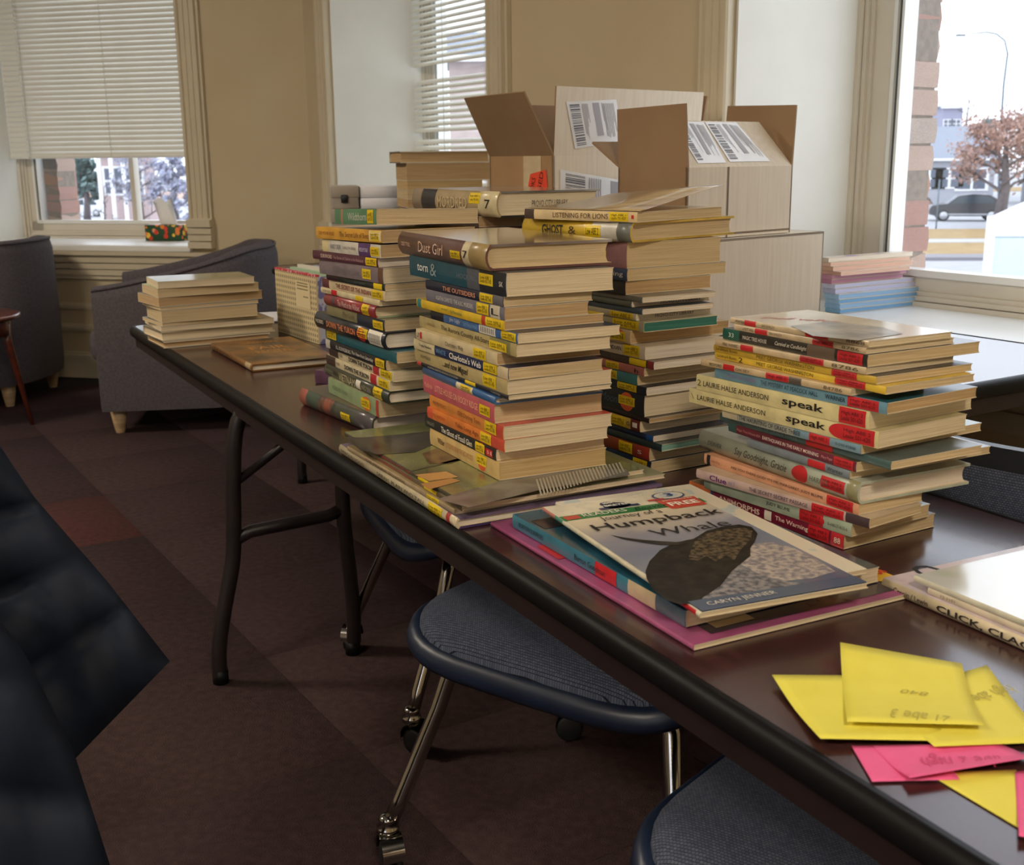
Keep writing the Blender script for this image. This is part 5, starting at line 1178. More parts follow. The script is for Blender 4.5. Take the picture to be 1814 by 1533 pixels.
# ------------------------------------------------------------------ pastel booklets on the window stool
def bl(d, c, l, r, t, col, top=None, page='white'): return dict(d=d, c=c, l=l, r=r, t=t, yaw=32, col=col, top=top or col, page=page)
def pgm(n, c): PG[n] = pages('page edges ' + n, c, tuple(int(v * .9) for v in c)); return n
for n, c in (('pale blue', (150, 186, 220)), ('sky blue', (120, 168, 210)), ('lavender', (200, 200, 226)), ('mauve', (206, 150, 172)), ('peach', (232, 190, 168))): pgm(n, c)
SB = [bl('sky blue booklet', 1489, 1462, 1646, 8, '7fb0d6', 'c0d6ea', 'sky blue'), bl('pale blue booklet', 1488, 1461, 1652, 9, '8cb6dc', 'c8dcee', 'pale blue'), bl('light blue booklet', 1487, 1462, 1643, 8, '96badc', 'c8dcee', 'sky blue'), bl('faded blue booklet', 1486, 1460, 1641, 9, '9cc0e0', 'd0deee', 'pale blue'),
      bl('lavender booklet', 1480, 1458, 1630, 9, 'b4b6d8', 'd4d6e8', 'lavender'), bl('whitish lavender booklet', 1479, 1456, 1620, 8, 'c4c6e0', 'dcdeec', 'lavender'), bl('mauve booklet', 1473, 1452, 1600, 8, 'b87c98', 'd8a8bc', 'mauve'), bl('rose booklet', 1474, 1452, 1606, 8, 'c48aa2', 'dcb0c0', 'mauve'),
      bl('dusty pink booklet', 1490, 1456, 1612, 7, 'cfa090', 'e4c4b4', 'peach'), bl('peach booklet', 1476, 1452, 1617, 8, 'd8ac92', 'e8cab6', 'peach'), bl('pale peach booklet', 1472, 1450, 1612, 7, 'e0b8a2', 'ecd4c2', 'peach'), bl('printed booklet', 1468, 1449, 1617, 8, 'd8c8b8', mat('printed pastel cover', (222, 208, 190), .3, (170, 150, 190), 16, mixr=(.5, .6)), 'white')]
stack(SB, (1489, 556), 459, ZS + .0008, 'pastel pile on the window stool', 'booklets in the pastel pile on the window stool')

# ------------------------------------------------------------------ back table: book pile, white paper, clipped box
DK = 3.43
_zb = PD(709, 268, DK).z
items = [('brown hardcover', 29, '5a4a38', 'dark'), ('grey paperback', 30, '77706a', 'tan'), ('green paperback', 31, '5c6a50', 'tan'), ('tan paperback', 30, 'a8906a', 'dark'), ('black hardcover', 16, '2c2a2a', 'tan'), ('ochre paperback', 16, '9a7c4c', 'dark'), ('buff paperback', 16, 'a08a60', 'tan'), ('yellowish paperback', 17, 'b4945a', 'yellow'), ('dark thick paperback', 31, '4a4036', 'dark'), ('black-covered hardcover', 21, '2c2622', 'dark')]
_sum = sum(i[1] for i in items); kk = (_zb - ZT2 - .001) / _sum; z = ZT2 + .001
for i, (d, tt, col, pg) in enumerate(items):
    c = [716, 716, 716, 716, 724, 723, 722, 722, 721, 709][i]; t = tt * kk
    C = PD(c, 300, DK); C.z = z; C.x = PD(c, proj(C)[1], DK).x; yw = math.radians(14); x = Vector((math.cos(yw), math.sin(yw), 0))
    lo = solve(lambda s: proj(C + x * s)[0] - (868 if i > 7 else 855), .01, .9)
    n = len(items); make_book('%s, %s' % (d, ('topmost in pile below the white blind' if i == n - 1 else ('lowest in' if i == 0 else ORD[n - 1 - i] + ' from top in') + ' pile below the white blind')), C, yw, lo, .21, t - .0004, col=col, page=pg, hard='hard' in d, spine='B', group='books in the pile below the white blind')
    z += t
M_paper = mat('white copy paper', (236, 236, 240), .7, (226, 226, 232), 3, stretch=(1, 1, 200), bump=.3, bscale=2)
M_grey = mat('grey archive board', (176, 166, 152), .7, (166, 156, 142), 20); M_clip = mat('black clip', (20, 20, 22), .35)
def ream(label, c, r, ybot, ytop, D, dep, yaw=46):
    C = PD(c, ybot, D); z0 = C.z; z1 = PD(c, ytop, D).z; yw = math.radians(yaw); x = Vector((math.cos(yw), math.sin(yw), 0)); w = solve(lambda s: proj(C + x * s)[0] - r, .01, .9)
    return C, z0, z1, yw, w
# a plain carton carries the paper and the clipped box
PYW = math.radians(10); _C = PD(588, 371, 3.72); _h = _C.z - ZT2
_ca = thing('paper_carton', 'plain grey carton under the white paper below the blind', 'box', (_C.x, _C.y, ZT2 + .001), PYW)
MB().bbox((0, 0, 0), (.25, .16, _h - .002), .004).build('carton_body', M_grey, _ca); MB().bbox((-.003, -.003, _h - .045), (.253, .163, _h - .001), .003).build('carton_lid', M_grey, _ca)
z0 = ZT2 + _h
g = thing('document_box', 'grey document box with a black clip beside the white paper', 'box', (_C.x, _C.y, z0), PYW)
MB().bbox((0, 0, 0), (.085, .15, .070), .004).build('box_body', M_grey, g); MB().bbox((-.003, -.003, .036), (.088, .153, .072), .003).build('box_lid', M_grey, g); MB().bbox((.03, -.012, .02), (.052, .004, .045), .003).build('clip', M_clip, g)
xx = Vector((math.cos(PYW), math.sin(PYW), 0)); pp = _C + xx * .092
for i, (a, b) in enumerate(((0, .034), (.0345, .071))):
    o = MB().bbox((0, 0, 0), (.16 - .004 * i, .155, b - a - .0005), .002, seg=1).build('paper_ream', M_paper, None, (pp.x, pp.y, z0 + a), PYW + .01 * i)
    tag(o, ['lower stack of white copy paper on the grey carton', 'upper stack of white copy paper on the grey carton'][i], 'paper', 'stacks of white paper')

# ------------------------------------------------------------------ gingham file box and papers at the far end of the table
def gingham():
    m = bpy.data.materials.new('cream gingham'); m.use_nodes = True; nt = m.node_tree; b = nt.nodes['Principled BSDF']; b.inputs['Roughness'].default_value = .6
    tc = nt.nodes.new('ShaderNodeTexCoord'); ck = nt.nodes.new('ShaderNodeTexChecker'); ck.inputs['Scale'].default_value = 150
    ck.inputs['Color1'].default_value = lin((214, 196, 150)); ck.inputs['Color2'].default_value = lin((140, 126, 100))
    w1 = nt.nodes.new('ShaderNodeTexWave'); w1.inputs['Scale'].default_value = 24; w1.bands_direction = 'X'; w2 = nt.nodes.new('ShaderNodeTexWave'); w2.inputs['Scale'].default_value = 24; w2.bands_direction = 'Z'
    mu = nt.nodes.new('ShaderNodeMath'); mu.operation = 'MULTIPLY'; mx = nt.nodes.new('ShaderNodeMix'); mx.data_type = 'RGBA'
    mx.inputs['A'].default_value = lin((216, 198, 154)); mx.inputs['B'].default_value = lin((104, 94, 76))
    nt.links.new(tc.outputs['Object'], w1.inputs[0]); nt.links.new(tc.outputs['Object'], w2.inputs[0]); nt.links.new(w1.outputs['Fac'], mu.inputs[0]); nt.links.new(w2.outputs['Fac'], mu.inputs[1])
    nt.links.new(mu.outputs[0], mx.inputs['Factor']); nt.links.new(mx.outputs['Result'], b.inputs['Base Color'])
    return m
M_ging = gingham(); M_ging2 = mat('blue gingham paper', (196, 198, 214), .6, (120, 120, 170), 40, mixr=(.5, .55)); M_redt = mat('red trim', (200, 60, 70), .5, (230, 190, 190), 60, mixr=(.5, .6))
_bl, _br = P(493, 588, ZT), P(565, 611, ZT); dd = (_bl - _br); gy = math.atan2(-dd.x, dd.y); gw = dd.length
gz = PD(560, 492, _br.y).z - ZT
GB = thing('file_box', 'cream gingham file box standing at the far end of the table', 'box', (_br.x, _br.y, ZT + .001), gy + math.pi / 2)
# local x: from the near right corner towards the left along the front face, y: towards the viewer's left is negative
gd = .20
def gp(a, b): return (-a, -b)
MB().box((0, -.004, 0), (gw, 0, gz)).build('front_panel', M_ging, GB)
MB().box((0, -gd, 0), (.004, -.004, gz)).build('side_panel', M_ging2, GB)
MB().box((gw - .004, -gd, 0), (gw, -.004, gz)).build('side_panel', M_ging2, GB)
MB().box((.004, -gd, 0), (gw - .004, -gd + .004, gz)).build('back_panel', M_ging, GB); MB().box((.004, -gd + .004, 0), (gw - .004, -.004, .004)).build('base_panel', M_ging, GB)
MB().box((0, -.010, gz), (gw, .001, gz + .005)).build('trim_strip', M_redt, GB)
M_f = [plain('c8c0d8'), plain('a8c4a0'), plain('e0d8c8'), plain('d8a0a8'), plain('b0bcd8')]
for i in range(8):
    yy = -.018 - i * .021; MB().box((.008, yy - .012, .005), (gw - .008, yy, gz - .002 + .006 * (i % 3))).build('folder', M_f[i % 5], GB)
MB().add([(gw * .14, .0012, gz * .50), (gw * .48, .0012, gz * .50), (gw * .48, .0012, gz * .90), (gw * .14, .0012, gz * .90)], [(0, 3, 2, 1)]).build('label', mat('box label', (222, 206, 164), .5), GB)
for i, zz in enumerate((.86, .82, .77, .66)):
    MB().add([(gw * .18, .0018, gz * zz), (gw * (.44 if i < 3 else .3), .0018, gz * zz), (gw * (.44 if i < 3 else .3), .0018, gz * (zz + .018)), (gw * .18, .0018, gz * (zz + .018))], [(0, 3, 2, 1)]).build('label_line', plain('8a7c58'), GB)
_pp = P(486, 575, ZT)
o = MB().bbox((0, 0, 0), (.14, .20, .004), .0008, seg=1).build('loose_paper', M_paper, None, (_pp.x - .06, _pp.y + .02, ZT + .001), math.radians(20)); tag(o, 'sheaf of loose white paper between the low book stack and gingham box', 'paper')

# ------------------------------------------------------------------ tissue box on the stool under the half-drawn blind
def floral():
    m = bpy.data.materials.new('floral print'); m.use_nodes = True; nt = m.node_tree; b = nt.nodes['Principled BSDF']; b.inputs['Roughness'].default_value = .5
    tc = nt.nodes.new('ShaderNodeTexCoord'); v = nt.nodes.new('ShaderNodeTexVoronoi'); v.inputs['Scale'].default_value = 34; r = nt.nodes.new('ShaderNodeValToRGB'); sp = nt.nodes.new('ShaderNodeSeparateColor')
    r.color_ramp.interpolation = 'CONSTANT'; el = r.color_ramp.elements; el[0].color = lin((214, 60, 40)); el[1].position = .25; el[1].color = lin((232, 130, 50))
    for p, c in ((.5, (240, 200, 70)), (.68, (226, 150, 120)), (.84, (236, 90, 50))): e = el.new(p); e.color = lin(c)
    gt = nt.nodes.new('ShaderNodeMath'); gt.operation = 'GREATER_THAN'; gt.inputs[1].default_value = .46; mx = nt.nodes.new('ShaderNodeMix'); mx.data_type = 'RGBA'; mx.inputs['B'].default_value = lin((30, 74, 44))
    nt.links.new(tc.outputs['Object'], v.inputs['Vector']); nt.links.new(v.outputs['Color'], sp.inputs[0]); nt.links.new(sp.outputs[0], r.inputs[0]); nt.links.new(v.outputs['Distance'], gt.inputs[0])
    nt.links.new(gt.outputs[0], mx.inputs['Factor']); nt.links.new(r.outputs[0], mx.inputs['A']); nt.links.new(mx.outputs['Result'], b.inputs['Base Color']); return m
ly = .27; lx = solve(lambda s: proj(F1(s, ly, ZS))[0] - 258, -1.8, -.6)
TB = thing('tissue_box', 'floral green and orange tissue box on the window stool', 'tissue box', F1(lx, ly, ZS + .001), RZ1)
MB().bbox((0, 0, 0), (.20, .115, .080), .003).build('carton', floral(), TB)
rows = []
for k in range(13):
    a = k / 12 * 2 * math.pi; row = []
    for j in range(7):
        v = j / 6; r = (.032 - .018 * v + .022 * v * abs(math.sin(2.5 * a))) ; row.append((.11 + r * 1.5 * math.cos(a) - .028 * v, .055 + r * .6 * math.sin(a), .082 + .115 * v + .02 * v * math.sin(3 * a)))
    rows.append(row)
MB().grid(rows).build('tissue', mat('white tissue', (240, 240, 240), .9), TB)
# ------------------------------------------------------------------ magazine on the side table
_mg = P(-8, 556, .465)
make_book('yellow-edged magazine on the round cherry side table', Vector((_ctr.x + .02, _ctr.y - .06, .4655)), math.radians(60), .26, .19, .010, col='d8c890', page='cream', top='c8b478')
# ------------------------------------------------------------------ pictures printed on covers, traced in plan on the lying books
def plan_print(bk, pts, c, name, lift=.0008, m=None, z=None):
    t = cover_dims(bk)[2]; M = (Matrix.Translation(bk.location) @ Matrix.Rotation(bk.rotation_euler.z, 4, 'Z')).inverted()
    zz = bk.location.z + t; loc = [M @ P(x, y, zz) for x, y in pts]
    return MB().add([(p.x, p.y, t + lift) for p in loc], [tuple(range(len(loc)))]).build(name, m or plain(c, .3, .4), bk, fix=False)
def up_faces(o):
    me = o.data
    for p in me.polygons:
        if p.normal.z < 0: p.flip()
    return o
MP = lambda c, d, s, n: mat(n, c, .3, d, s, coat=.4, detail=6, mixr=(.4, .62))
# painted cover under the front tall stack: dark hat, wooden disc, fence
for pts, m, nm in (
    ([(625, 777), (700, 771), (765, 764), (772, 786), (735, 802), (668, 806), (640, 797)], MP((62, 60, 58), (84, 80, 74), 20, 'dark hat print'), 'hat_picture'),
    ([(612, 775), (655, 776), (690, 792), (640, 800)], MP((50, 46, 44), (66, 58, 50), 20, 'dark corner print'), 'corner_picture'),
    ([(748, 804), (770, 796), (800, 795), (830, 812), (796, 822), (760, 822)], MP((120, 92, 62), (84, 64, 46), 30, 'wooden disc print'), 'disc_picture'),
    ([(735, 842), (790, 836), (812, 846), (760, 853)], plain('c89a5c', .3), 'plank_picture'), ([(745, 858), (800, 848), (816, 853), (760, 868)], plain('b98a52', .3), 'plank_picture'),
    ([(718, 838), (724, 836), (860, 800), (862, 806)], plain('5a5646', .3), 'post_picture'),
    ([(775, 885), (960, 832), (1110, 832), (1116, 842), (960, 868), (830, 900)], MP((126, 124, 116), (96, 94, 90), 30, 'grey field print'), 'field_picture')):
    up_faces(plan_print(PICT, pts, None, nm, .0004 + .0001 * len(nm) / 14, m))
for i in range(26):
    u = i / 25; x = 958 + 146 * u; y0 = 880 - 42 * u; up_faces(plan_print(PICT, [(x, y0), (x + 3.0, y0 - .8), (x - 6, y0 - 30 + 12 * u), (x - 9, y0 - 29 + 12 * u)], None, 'picket_picture', .0011, plain('aca592', .3)))
# title page of the topmost beige paperback: pink script and a small grey picture
_tp = B4[-1]
_w, _s, _t = cover_dims(_tp)
lettering('snell valley', (206, 130, 126), _tp, (_w * .42, _s * .72, _t), (.55, -.83, 0), (.83, .55, 0), _s * .42, .024, shear=.35, name='cover_lettering')
up_faces(plan_print(_tp, [(1400, 578), (1470, 570), (1560, 580), (1600, 592), (1520, 604), (1440, 596)], None, 'cover_picture', .0005, MP((176, 164, 146), (120, 112, 104), 24, 'grey sketch print')))

for pts, nm, mm, lf_ in WHALE_PRINTS:
    up_faces(plan_print(WH, W_(pts), None, nm, lf_, mat(mm[3], mm[0], .5, mm[1], mm[2], detail=6, mixr=(.4, .62), spec=.3)))
# ------------------------------------------------------------------ outdoors: street, lawns, houses, trees, cars
ZG = -3.4
def G(x, y): return P(x, y, ZG)
M_road = mat('pale concrete road', (166, 167, 172), .8, (156, 157, 163), 2, bump=.1, bscale=30); M_lawn = mat('dormant lawn', (160, 134, 90), .95, (140, 115, 74), 1.2, bump=.4, bscale=40)
M_walk = mat('pavement concrete', (176, 174, 174), .85, (168, 166, 166), 2); M_kerb = mat('kerb concrete', (126, 126, 132), .85)
M_snow = mat('pale forecourt', (178, 180, 186), .8, (168, 170, 178), 1)
struct('ground_street', MB().box((-180, 8, ZG - .2), (180, 300, ZG)), M_road)
def band(name, y0, y1, m, x0=1560, x1=2500, zt=.06):
    """strip of ground between two pixel rows at column 1690, running with the street"""
    a, b = G(1690, y0), G(1690, y1); d = Vector((math.cos(math.radians(5)), -math.sin(math.radians(5)), 0))
    mb = MB(); L0, L1 = -45, 70
    q = [a + d * L0, a + d * L1, b + d * L1, b + d * L0]
    mb.prism([(p.x, p.y) for p in (q[3], q[2], q[1], q[0])], ZG, ZG + zt); o = mb.build(name, m, None, fix=True); tag(o, kind='structure'); return o
band('ground_lawn', 407, 424, M_lawn, zt=.05); band('ground_pavement', 424.6, 431, M_walk, zt=.05); band('ground_verge', 431.5, 455, M_lawn, zt=.05); band('ground_kerb', 455.5, 462, M_kerb, zt=.14)
band('ground_farlawn', 333, 340, M_lawn, zt=.05)
M_tyre = mat('tyre rubber', (30, 30, 32), .7); M_rimm = mat('alloy rim', (190, 192, 196), .4, metal=.6); M_cglass = mat('car glass', (60, 74, 84), .1, coat=.8); M_lampr = mat('tail lamp', (210, 120, 120), .3)
def car(label, p, L, rz, body, suv=True):
    t = thing('car', label, 'car', p, rz); k = L / 4.7
    prof = [(-2.35, .45), (-2.33, .75), (-2.2, .98), (-1.25, 1.10), (-.65, 1.58), (.2, 1.70), (1.2, 1.66), (1.85, 1.32), (2.25, 1.12), (2.35, .75), (2.3, .42), (1.85, .32), (-1.9, .32)] if suv else [(-2.35, .4), (-2.3, .7), (-2.1, .88), (-1.3, .98), (-.5, 1.5), (.9, 1.55), (1.9, 1.45), (2.3, 1.0), (2.35, .5), (1.9, .3), (-1.9, .3)]
    prof = [(a * k, b * k) for a, b in prof]; M = Matrix.Rotation(math.radians(90), 4, 'X')
    MB().prism(prof, -.88 * k, .88 * k, 0, M).build('body', body, t, fix=True)
    gl = [(-1.08, 1.12), (-.58, 1.52), (.15, 1.62), (1.05, 1.58), (1.55, 1.30), (1.5, 1.14)]; gl = [(a * k, b * k) for a, b in gl]
    MB().prism(gl, -.90 * k, .90 * k, 0, M).build('side_glass', M_cglass, t, fix=True)
    MB().box((.25 * k, -.905 * k, 1.12 * k), (.32 * k, .905 * k, 1.64 * k)).build('pillar', body, t)
    MB().box((-1.3 * k, -.91 * k, .40 * k), (1.2 * k, .91 * k, .48 * k)).build('sill_strip', M_rimm, t)
    MB().box((2.12 * k, -.89 * k, .92 * k), (2.33 * k, .89 * k, 1.12 * k)).build('tail_lamp', M_lampr, t)
    for wx in (-1.45, 1.42):
        for wy in (-.80, .80):
            R_ = Matrix.Translation((wx * k, wy * k, .36 * k)) @ Matrix.Rotation(math.radians(90), 4, 'X')
            w = MB().lathe([(0, -.11 * k), (.30 * k, -.11 * k), (.36 * k, -.07 * k), (.36 * k, .07 * k), (.30 * k, .11 * k), (0, .11 * k)], 20, 0, R_).build('wheel', M_tyre, t)
            MB().lathe([(0, -.125 * k), (.25 * k, -.115 * k), (.26 * k, 0), (.25 * k, .115 * k), (0, .125 * k)], 16, 0, R_).build('rim', M_rimm, w)
    return t
_rp = G(1710, 391); car('black sport utility car parked on the street outside', _rp, 4.7 * (_rp.y / 75.0), math.radians(-14), mat('black car paint', (52, 54, 62), .25, coat=.8))
_rp = G(1660, 343); car('silver-blue car parked further along the street', _rp, 4.7, math.radians(-8), mat('silver blue car paint', (132, 152, 164), .25, coat=.8))
# white market tent beside the building
_tp = G(1757, 505); TN_ = thing('market_tent', 'white peaked canopy tent outside the large window', 'tent', (0, 0, 0))
M_tent = mat('white tent vinyl', (236, 240, 240), .6, (228, 234, 236), 2); M_tentp = mat('tent window film', (196, 214, 218), .3)
tD = 17.0; a = PD(1757, 383, tD); b = PD(1751, 490, tD); ap = PD(1960, 300, tD + 1.2); zc = a.z; wd = 3.4
c0 = Vector((a.x, a.y, zc)); c1 = c0 + Vector((wd, -.5, 0)); c2 = c1 + Vector((1.75, 3.0, 0)); c3 = c0 + Vector((1.75, 3.0, 0)); top = (c0 + c2) / 2; top.z = zc + .85
MB().add([c0, c1, c2, c3, top], [(0, 1, 4), (1, 2, 4), (2, 3, 4), (3, 0, 4)]).build('canopy', M_tent, TN_)
dz = Vector((0, 0, -.32)); MB().add([c0, c1, c2, c3, c0 + dz, c1 + dz, c2 + dz, c3 + dz], [(0, 4, 5, 1), (1, 5, 6, 2), (2, 6, 7, 3), (3, 7, 4, 0)]).build('valance', M_tent, TN_)
for p in (c0, c1, c2, c3): MB().box((p.x - .05, p.y - .05, ZG), (p.x + .05, p.y + .05, zc)).build('post', M_tent, TN_)
e = Vector((0, 0, ZG)); 
for p, q in ((c0, c1), (c3, c0)):
    MB().add([p + dz * .9, q + dz * .9, Vector((q.x, q.y, ZG)), Vector((p.x, p.y, ZG))], [(0, 3, 2, 1)]).build('side_panel', M_tentp, TN_)
for u in (.25, .34, .6, .7):
    p = c0 * (1 - u) + c1 * u; MB().box((p.x - .03, p.y - .04, ZG), (p.x + .03, p.y - .02, zc - .3)).build('panel_seam', M_tent, TN_)
# lamp post and sign post
M_pole = mat('grey steel pole', (96, 112, 124), .5)
lb = G(1770, 372); lD = lb.y
LP = thing('street_lamp', 'tall grey street lamp with a curved arm outside the large window', 'street lamp', lb)
pts = [PD(x, y, lD) for x, y in ((1769, 372), (1771, 260), (1778, 150), (1785, 95), (1780, 72), (1765, 60), (1748, 57), (1720, 60))]
MB().tube([p - lb for p in pts], [.11, .10, .09, .08, .07, .065, .06, .05], 8).build('pole', M_pole, LP)
MB().bbox((-.55, -.14, -.10), (.2, .14, .06), .04, M=Matrix.Translation(PD(1706, 62, lD) - lb)).build('lamp_head', M_pole, LP)
sb = G(1658, 406); SG = thing('sign_post', 'thin grey sign post on the lawn strip outside', 'sign', sb)
MB().tube([(0, 0, 0), (0, 0, PD(1658, 318, sb.y).z - ZG)], .05, 8).build('post', M_pole, SG)
# houses
M_roof = mat('grey shingle roof', (142, 148, 160), .9, (126, 132, 146), 6); M_siding = mat('pale siding', (170, 172, 180), .8, (160, 162, 170), 4); M_dkwin = mat('house window dark', (92, 100, 116), .3); M_hbrick = mat('house brick', (166, 130, 122), .9, (154, 118, 110), 3)
M_wtrim = mat('white house trim', (236, 236, 236), .6)
def house(label, x0, x1, ybase, yeave, yridge, D, m, depth=8, wins=(), roof=M_roof, porch=False):
    a, b = PD(x0, ybase, D), PD(x1, ybase, D); w = (b - a).length; d = b - a; rz = math.atan2(d.y, d.x); he = PD(x0, yeave, D).z - ZG; hr = PD(x0, yridge, D).z - ZG
    t = thing('house', label, 'house', (a.x, a.y, ZG), rz)
    MB().box((0, 0, 0), (w, depth, he)).build('wall', m, t)
    o = .5
    MB().add([(-o, -o, he), (w + o, -o, he), (w + o, depth + o, he), (-o, depth + o, he), (-o, depth / 2, hr), (w + o, depth / 2, hr)], [(0, 1, 5, 4), (2, 3, 4, 5), (0, 4, 3), (1, 2, 5), (0, 3, 2, 1)]).build('roof', roof, t)
    MB().box((-o, -o - .05, he - .2), (w + o, -o + .05, he)).build('gutter', M_wtrim, t)
    for u, z0, z1, ww in wins:
        f = MB().box((u * w - ww / 2, -.08, z0 * he), (u * w + ww / 2, .02, z1 * he)).build('window', M_wtrim, t)
        for sx in (0, 1):
            for sz in (0, 1):
                pw = ww * .36; ph = (z1 - z0) * he * .38; px = u * w - ww * .40 + sx * ww * .44; pz = z0 * he + (z1 - z0) * he * (.08 + .46 * sz)
                MB().box((px, -.10, pz), (px + pw, -.07, pz + ph)).build('pane', M_dkwin, f)
    if porch:
        for u in (.15, .4, .65, .9): MB().box((u * w - .12, -1.6, 0), (u * w + .12, -1.36, he)).build('column', M_wtrim, t)
    return t
house('long grey-roofed bungalow across the street behind the cars', 1560, 1760, 335, 282, 222, 105, M_siding, 12, [(.42, .35, .8, 3), (.60, .35, .8, 3.2), (.80, .3, .8, 3)])
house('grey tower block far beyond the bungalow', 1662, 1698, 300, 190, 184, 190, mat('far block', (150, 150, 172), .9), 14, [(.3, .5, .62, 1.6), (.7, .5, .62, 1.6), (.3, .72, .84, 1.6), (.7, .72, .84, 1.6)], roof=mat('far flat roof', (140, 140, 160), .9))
house('red brick house seen through the left window', 30, 118, 342, 262, 200, 62, M_hbrick, 1.6, [(.84, .32, .86, 1.7)], roof=M_roof)
house('pinkish house with white porch columns through the left window', 178, 262, 328, 268, 235, 85, mat('pink house paint', (190, 168, 166), .8), 2, [(.3, .4, .8, 1.6), (.7, .4, .8, 1.6)], porch=True)
house('pale brick house behind the gappy white blind', 800, 905, 360, 100, 40, 40, mat('pale house brick', (192, 174, 168), .9, (180, 162, 156), 3), 6, [(.30, .40, .52, 1.0)], roof=M_roof)
house('white bungalow further right along the street', 1900, 2120, 338, 285, 230, 100, M_siding, 10, [(.25, .35, .8, 3), (.6, .35, .8, 3)])
# ground seen from the left window
def patch(name, pts, m, zt):
    o = MB().prism([(p.x, p.y) for p in pts], ZG, ZG + zt).build(name, m, None, fix=True); tag(o, kind='structure')
patch('ground_frontlawn', [G(-200, 352), G(420, 352), G(420, 341), G(-200, 341)], mat('reddish winter lawn', (198, 164, 148), .95, (184, 150, 134), 1.5), .06)
patch('ground_forecourt', [G(-200, 470), G(420, 470), G(420, 353), G(-200, 353)], M_snow, .03)
# trees and shrubs, the bright outdoor haze painted into their pale tones
M_bark = mat('tree bark', (118, 110, 112), .9, (98, 92, 95), 6); M_twig = mat('bare twig', (150, 128, 130), .9)
M_lfr = mat('russet dead leaf', (184, 150, 138), .8, (160, 126, 114), 3); M_lfg = mat('evergreen leaf', (120, 142, 140), .8, (104, 128, 128), 3); M_lfb = mat('haze-blue shrub leaf', (174, 177, 196), .8, (156, 161, 182), 3)
def tree(label, base, D, top, wpx, leaf=None, nleaf=500, seed=1, trunk=.25, name='tree', conifer=False, tw=None, lsz=.25, cat='tree'):
    r = random.Random(seed); b = PD(base[0], base[1], D); b.z = ZG
    h = PD(base[0], top, D).z - ZG; rad = wpx * D / FPX / 2
    t = thing(name, label, cat, b); mb = MB()
    mb.tube([(0, 0, 0), (.05 * h * r.uniform(-1, 1), 0, h * .35), (0, 0, h * .9)], [trunk, trunk * .7, trunk * .1], 7); tips = []
    def branch(p, d, l, rr, lev):
        q = p + d * l; mid = (p + q) / 2 + Vector((r.uniform(-.1, .1), r.uniform(-.1, .1), r.uniform(-.05, .1))) * l
        mb.tube([p, mid, q], [rr, rr * .7, rr * .35], 4 if lev else 5, caps=False); tips.append(q); tips.append(mid)
        if lev < 2:
            for _ in range(4 if lev == 0 else 3):
                a = r.uniform(0, 2 * math.pi); nd = (d + Vector((math.cos(a), math.sin(a), r.uniform(-.2, .7))) * .8).normalized(); branch(p + d * l * r.uniform(.45, 1), nd, l * r.uniform(.45, .7), rr * .5, lev + 1)
    nb = 12
    for i in range(nb):
        f = .28 + .6 * i / nb; a = i * 2.4 + r.uniform(-.3, .3); s = 1 - .6 * (f - .28) / .6 if not conifer else 1.1 - f
        d = Vector((math.cos(a), math.sin(a), .55 if not conifer else -.05)).normalized(); branch(Vector((0, 0, h * f)), d, rad * .75 * s, trunk * .35 * (1 - f * .6), 0 if not conifer else 1)
    mb.build('trunk', M_bark, t)
    if leaf is not None:
        mb = MB()
        for _ in range(nleaf):
            q = r.choice(tips) + Vector((r.gauss(0, .09), r.gauss(0, .09), r.gauss(0, .08))) * rad; s = lsz * r.uniform(.6, 1.3); a = Vector((r.gauss(0, 1), r.gauss(0, 1), r.gauss(0, 1))).normalized(); u = a.orthogonal().normalized(); v = a.cross(u)
            mb.add([q - u * s, q - v * s * .5, q + u * s, q + v * s * .5], [(0, 1, 2, 3)])
        tag(mb.build('crown', leaf, t), kind='stuff')
    return t
TG = 'street trees outside the windows'
tree('russet-leaved tree beside the street lamp', (1768, 385), 72, 205, 190, M_lfr, 5000, 2, .42, lsz=.13)
tree('bare tall tree standing behind the bungalow', (1705, 330), 130, 150, 70, None, 0, 3, .35)
tree('bare tree at the frame edge behind the russet tree', (1830, 330), 120, 170, 170, None, 0, 4, .4)
tree('bare tree before the white bungalow', (2010, 345), 90, 180, 120, None, 0, 14, .3)
tree('dark green tree crown above the bungalow roof', (1742, 330), 125, 198, 50, M_lfg, 500, 5, .3, lsz=.6)
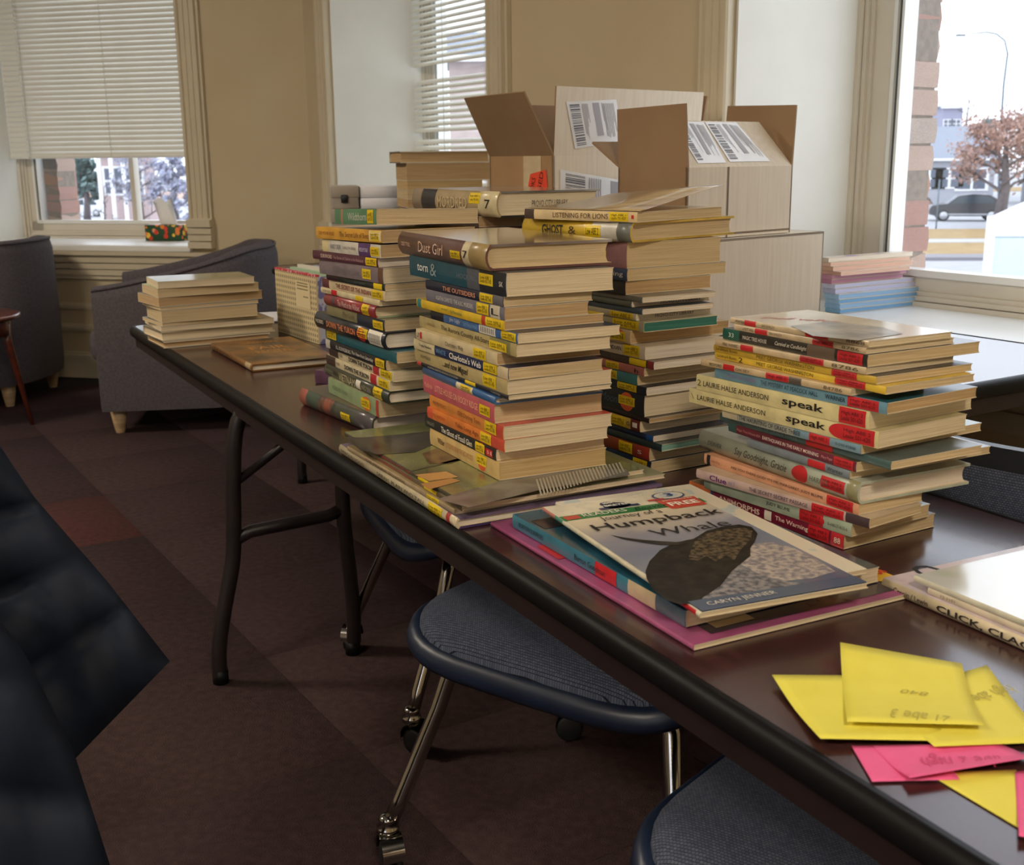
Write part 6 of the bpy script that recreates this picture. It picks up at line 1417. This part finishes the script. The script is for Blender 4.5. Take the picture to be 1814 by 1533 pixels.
tree('blue-green evergreen between the houses of the left window', (150, 345), 90, 262, 62, M_lfg, 3500, 6, .3, lsz=.3)
tree('bare tree in the left window, between pane and muntin', (190, 398), 30, 300, 70, None, 0, 8, .10)
tree('purplish bare tree in the pane behind the tissue box', (250, 360), 60, 240, 110, M_lfb, 1500, 9, .2, lsz=.10)
tree('dark leafy tree at the right of the pane behind the tissue box', (310, 372), 55, 250, 90, M_lfb, 2200, 10, .2, lsz=.12)
def shrub(label, x, y, D, wpx, hpx, m, seed):
    r = random.Random(seed); b = PD(x, y, D); b.z = ZG; w = wpx * D / FPX; h = hpx * D / FPX; t = thing('shrub', label, 'shrub', b, 0, 'clipped shrubs outside'); mb = MB()
    for _ in range(420):
        a = Vector((r.gauss(0, 1), r.gauss(0, 1), abs(r.gauss(0, 1)))).normalized(); q = Vector((a.x * w / 2, a.y * w / 3, a.z * h)); s = h * .16 * r.uniform(.6, 1.3); u = a.orthogonal().normalized(); v = a.cross(u)
        mb.add([q - u * s, q - v * s * .6, q + u * s, q + v * s * .6], [(0, 1, 2, 3)])
    tag(mb.build('foliage', m, t), kind='stuff')
    rows = [[(math.cos(2 * math.pi * j / 10) * w * .46 * math.cos(k * math.pi / 10), math.sin(2 * math.pi * j / 10) * w * .3 * math.cos(k * math.pi / 10), h * .92 * math.sin(k * math.pi / 10)) for j in range(10)] for k in range(6)]
    MB().grid(rows, closed=True).build('inner_mass', m, t)
shrub('low dark clipped shrub in front of the red brick house', 110, 343, 60, 40, 22, M_lfb, 1); shrub('round bare-brown shrub before the bungalow', 1625, 318, 100, 60, 24, mat('brown shrub leaf', (150, 128, 118), .8), 2)
car('white car parked outside the left window', G(155, 384), 4.2, math.radians(-10), mat('white car paint', (226, 230, 236), .3, coat=.6), False)
car('pale car beyond the shrub outside the left window', G(285, 340), 4.4, math.radians(20), mat('pale car paint', (206, 212, 222), .3, coat=.6), False)
for _o in list(bpy.data.objects):
    if _o.type == 'EMPTY' and 't' in _o.keys(): del _o['t']
